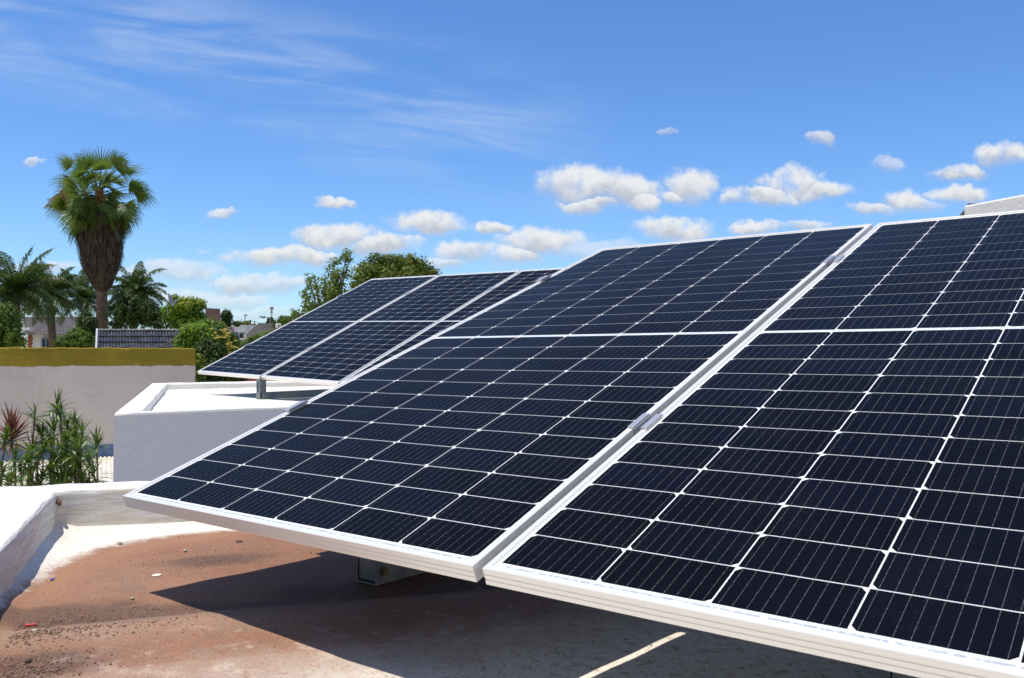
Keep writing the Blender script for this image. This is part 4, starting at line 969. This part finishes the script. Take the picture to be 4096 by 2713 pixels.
m_.prism([(p.x, p.y) for p in (e-vd*.2, e2-vd*.2, e2+bk*.4, e+bk*.4)], GZ, (e.z-.02)); recalc(part(m_, 'house_wall', M['housewhite'], tl))
m_ = MB(); a = at(655, 1382, 18); b_ = at(712, 1354, 18); m_.tube([a, b_], .022, 8); o_ = m_.obj('roof_pole', M['wood']); tag(o_, 'bare weathered timber pole leaning against the bright green shrub', 'pole')

# tiled house among the palms
DH = 44; hx0, hx1 = 96, 420
o = at(hx0, 1270, DH+2.6); th_ = thing('tiled_house', 'low white house with a grey tiled roof and a window among the palms', 'house', (at(hx0, 1385, DH).x, at(hx0, 1385, DH).y, GZ))
ew = size(hx1-hx0, DH); ux = RIGHT; e = at(hx0, 1338, DH); vd = (e-at(hx0, 1270, DH+2.6)); vl = vd.length; vd.normalize()
wave_roof(th_, o, ux, vd, ew, 9, .17, vl/9*1.03, M['greytile'], .035, .05, 'roof')
m_ = MB(); w0 = e + FWD*.35; w1 = w0 + RIGHT*ew; w2 = w1 + FWD*4.5; w3 = w0 + FWD*4.5; m_.prism([(p.x, p.y) for p in (w0+RIGHT*.25, w1, w2, w3+RIGHT*.25)], GZ, e.z+.02); recalc(part(m_, 'wall', M['housewhite'], th_))
m_ = MB(); p = e+FWD*.30+RIGHT*.12; m_.box((p.x, p.y, (GZ+e.z)/2), (.14, .14, e.z-GZ)); part(m_, 'post', M['redpost'], th_)
wc = at(203, 1378, DH+.2); ww, wh = size(74, DH), size(50, DH)
m_ = MB(); fx = (RIGHT, FWD, UP)
for (dx, dz, sx, sz) in ((0, wh/2, ww, .07), (0, -wh/2, ww, .07), (-ww/2, 0, .07, wh), (ww/2, 0, .07, wh), (0, 0, .07, wh), (-ww/4, 0, .04, wh)): m_.box(wc+RIGHT*dx+UP*dz+FWD*.05, (sx, .10, sz), fx)
wf = part(m_, 'window', M['bluewood'], th_)
m_ = MB(); m_.box(wc+FWD*.09, (ww, .02, wh), fx)
pn = part(m_, 'pane', M['glass'], th_); pn.parent = wf
m_ = MB(); p = at(112, 1316, DH-.2); m_.box(p, (.34, .4, .12), fx); part(m_, 'vent_box', M['signwhite'], th_)
# brown wall, far houses
def slab(name, label, cat, pts, D, thick, m, base=GZ):
    root = thing(name, label, cat, tuple(at(pts[0][0], pts[0][1], D).xy)+(base,)); mb = MB()
    fr = [at(px, py, D) for px, py in pts]; rdir = max((p for p in fr), key=lambda q: (q-CAM).dot(RIGHT)); rdir = Vector((rdir.x-CAM.x, rdir.y-CAM.y, 0)).normalized(); bk = [p+rdir*thick for p in fr]; n = len(fr)
    mb.add(fr+bk, [tuple(range(n)), tuple(range(2*n-1, n-1, -1))]+[(i, n+i, n+(i+1) % n, (i+1) % n) for i in range(n)])
    recalc(part(mb, 'wall', m, root)); return root
bwall = slab('brown_house', 'plain brown rendered house end behind the vine-covered block', 'house', [(812, 1480), (822, 1232), (881, 1236), (881, 1480)], 42, 6, M['brownwall'])
m_ = MB(); p = at(821, 1229, 42.3); m_.box(p, (.09, .2, .18), fx); part(m_, 'chimney', M['brownwall'], bwall)
fw = slab('white_house', 'weathered pale house with a broken top edge on the far skyline', 'house', [(902, 1480), (902, 1298), (912, 1290), (916, 1284), (930, 1284), (938, 1296), (944, 1300), (1019, 1301), (1019, 1480)], 76, 7, M['farwhite'])
m_ = MB(); m_.box(at(1008, 1299, 76.5), (size(26, 76), .5, .12), fx); part(m_, 'roof_slab', M['rust'], fw)
fg = slab('gable_house', 'dark cement gable house with a sloping left edge on the skyline', 'house', [(985, 1480), (985, 1338), (1033, 1293), (1140, 1294), (1140, 1480)], 58, 7, M['fargrey'])
lw = slab('low_house', 'low white house with a sagging dark roof edge and a bit of red tile', 'house', [(895, 1480), (912, 1318), (922, 1316), (938, 1330), (955, 1334), (962, 1480)], 50, 3, M['housewhite'])
m_ = MB(); P_ = [(908, 1314), (922, 1313), (936, 1327), (952, 1331), (980, 1331)]
for a, b_ in zip(P_, P_[1:]): m_.tube([at(*a, 49.8), at(*b_, 49.8)], .045, 6)
part(m_, 'roof_edge', M['slate'], lw); m_ = MB(); m_.box(at(915, 1312, 50.4), (size(18, 50), 1.0, .09), fx); part(m_, 'red_tiles', M['redtile'], lw)
m_ = MB(); m_.box(at(968, 1344, 50.8), (size(16, 50), .3, size(18, 50)), fx); part(m_, 'window', M['glass'], lw)
m_ = MB(); p = at(978, 1345, 50); m_.box(p, (.06, .06, .45), fx); part(m_, 'post', M['housewhite'], lw)
# house whose dark roof peeps over the stair housing
hr = thing('hip_roof_house', 'dark roof corner peeping out behind the pale wall at the right', 'house', tuple(at(3835, 867, 14).xy)+(GZ,))
mb = MB(); fr = [at(px, py, 14) for px, py in ((3832, 868), (3852, 846), (3872, 814), (3960, 812), (3960, 1000), (3832, 1000))]; bk = [p+FWD*3+RIGHT*2.2 for p in fr]; n = len(fr)
mb.add(fr+bk, [tuple(range(n)), tuple(range(2*n-1, n-1, -1))]+[(i, n+i, n+(i+1) % n, (i+1) % n) for i in range(n)]); recalc(part(mb, 'roof', M['greytile'], hr))
mb = MB(); a, b_ = fr[4], fr[5]; mb.prism([(p.x, p.y) for p in (a, b_, b_+FWD*3, a+FWD*3)], GZ, min(a.z, b_.z)-.002); recalc(part(mb, 'wall', M['housewhite'], hr))

# satellite dish
dc = at(683, 1200, 25.6); sdsh = thing('satellite_dish', 'grey oval satellite dish beside the vine-covered block', 'satellite dish', dc-UP*.25)
dn = (FWD*.10+RIGHT*.9+UP*.28).normalized(); da = dn.cross(UP).normalized(); du = da.cross(dn)
mb = MB(); vs = []; k = 24
for j in range(6):
    r = j/5
    for i in range(k): a = 2*math.pi*i/k; vs.append(dc + da*math.cos(a)*r*.20 + du*math.sin(a)*r*.20 - dn*(.05*(1-r*r)))
mb.add(vs, [(j*k+i, j*k+(i+1) % k, (j+1)*k+(i+1) % k, (j+1)*k+i) for j in range(5) for i in range(k)]); mb.tube([v for v in vs[5*k:]]+[vs[5*k]], .006, 5, False)
part(mb, 'dish', M['dish'], sdsh, smooth=True)
mb = MB(); mb.tube([dc-du*.19, dc+dn*.20-du*.04], .010, 6); mb.box(dc+dn*.21-du*.03, (.045, .045, .06)); part(mb, 'feed_arm', M['pole'], sdsh)
mb = MB(); mb.tube([dc-dn*.05, dc-dn*.09-UP*.1, dc-dn*.09-UP*.45], .014, 8); part(mb, 'mast', M['pole'], sdsh)

# lamp posts, utility poles, wires on the far skyline
def post(name, label, cat, px, ptop, D, r, m, extra=None, group=None):
    t = at(px, ptop, D); root = thing(name, label, cat, (t.x, t.y, GZ), group); mb = MB(); mb.tube([Vector((t.x, t.y, GZ)), t], [r*1.25, r*.8], 8); part(mb, 'pole', m, root)
    if extra: extra(root, t)
    return root
def lampend(w, h, dx=0, dz=0):
    def f(root, t):
        mb = MB(); mb.box(t+RIGHT*dx+UP*dz, (w, w*.7, h), fx); part(mb, 'lamp_head', M['pole'], root)
    return f
tall = post('lamp_post', 'tallest floodlight post on the skyline with a box-shaped head', 'lamp post', 1087, 1237, 120, .085, M['pole'], lampend(.42, .40, 0, .1), 'lamp posts on the skyline')
mb = MB(); mb.box(at(1086, 1249, 119.8), (.30, .3, .22), fx); part(mb, 'lamp_head', M['pole'], tall)
post('lamp_post', 'slim street lamp left of the gable house with a small head', 'lamp post', 980, 1262, 130, .085, M['pole'], lampend(.42, .2, .12, .02), 'lamp posts on the skyline')
def curved(root, t):
    mb = MB(); mb.tube([t, t-RIGHT*.12+UP*.10, t-RIGHT*.45+UP*.12], [.04, .035, .03], 6); mb.tube([t-RIGHT*.4+UP*.12, t-RIGHT*.75+UP*.16], [.10, .05], 8); part(mb, 'lamp_head', M['pole'], root)
post('street_lamp', 'street lamp with a curved arm over the dark conifer', 'street lamp', 1081, 1276, 61, .05, M['pole'], curved)
u1 = post('utility_pole', 'thick wooden utility pole above the weathered white house', 'utility pole', 1001, 1280, 100, .13, M['wood'], None, 'utility poles on the skyline')
u2 = post('utility_pole', 'short wooden utility pole left of the gable roof\'s peak', 'utility pole', 1018, 1285, 98, .08, M['wood'], None, 'utility poles on the skyline')
post('antenna_mast', 'thin mast between the round topiary and the slim street lamp', 'mast', 966, 1276, 110, .05, M['pole'])
post('antenna_mast', 'thin leaning mast right of the dark conifer', 'mast', 1103, 1273, 90, .05, M['pole'])
mb = MB(); a, b_ = at(1001, 1282, 100), at(1018, 1287, 98); mb.tube([a, a.lerp(b_, .5)-UP*.12, b_], .018, 4); b2 = at(1060, 1291, 96); mb.tube([b_, b_.lerp(b2, .5)-UP*.1, b2], .018, 4); a2 = at(930, 1283, 105); mb.tube([a, a.lerp(a2, .5)-UP*.15, a2], .018, 4)
tag(mb.obj('overhead_cable', M['black']), 'thin overhead cable strung between the wooden utility poles', 'cable')
mb = MB(); c_ = at(1113, 1303, 53); mb.box(c_, (size(24, 53), .03, size(17, 53)), fx); o_ = thing('small_dish', 'white panel antenna against the gable house beside the far panels', 'antenna', (c_.x, c_.y, GZ)); part(mb, 'panel', M['signwhite'], o_, bevel=.08)
mb = MB(); mb.tube([Vector((c_.x, c_.y, GZ))+FWD*.05, c_+FWD*.05], .03, 6); part(mb, 'pole', M['pole'], o_)

# far-off line of trees that closes the town's horizon
mb = MB()
for i in range(150):
    px = -700 + i*38 + rnd.uniform(-14, 14); dd = rnd.uniform(185, 230); top = at(px, 1312 + rnd.uniform(-6, 12) + 14*mnoise.noise(Vector((px*.004, 0, 0))), dd)
    hh = (top.z-GZ)/2; clumps(mb, [(Vector((top.x, top.y, GZ+hh)), Vector((rnd.uniform(2.2, 3.6), 2.5, hh)))], 9, 9, .85, 1.5, .75)
tag(mb.obj('distant_trees', M['bush']), 'hazy line of far-off tree tops along the horizon', 'trees', kind='stuff')

# ------------------------------------------------------------------ render settings
sc.render.engine = 'CYCLES'
sc.render.resolution_x = 1024; sc.render.resolution_y = 678
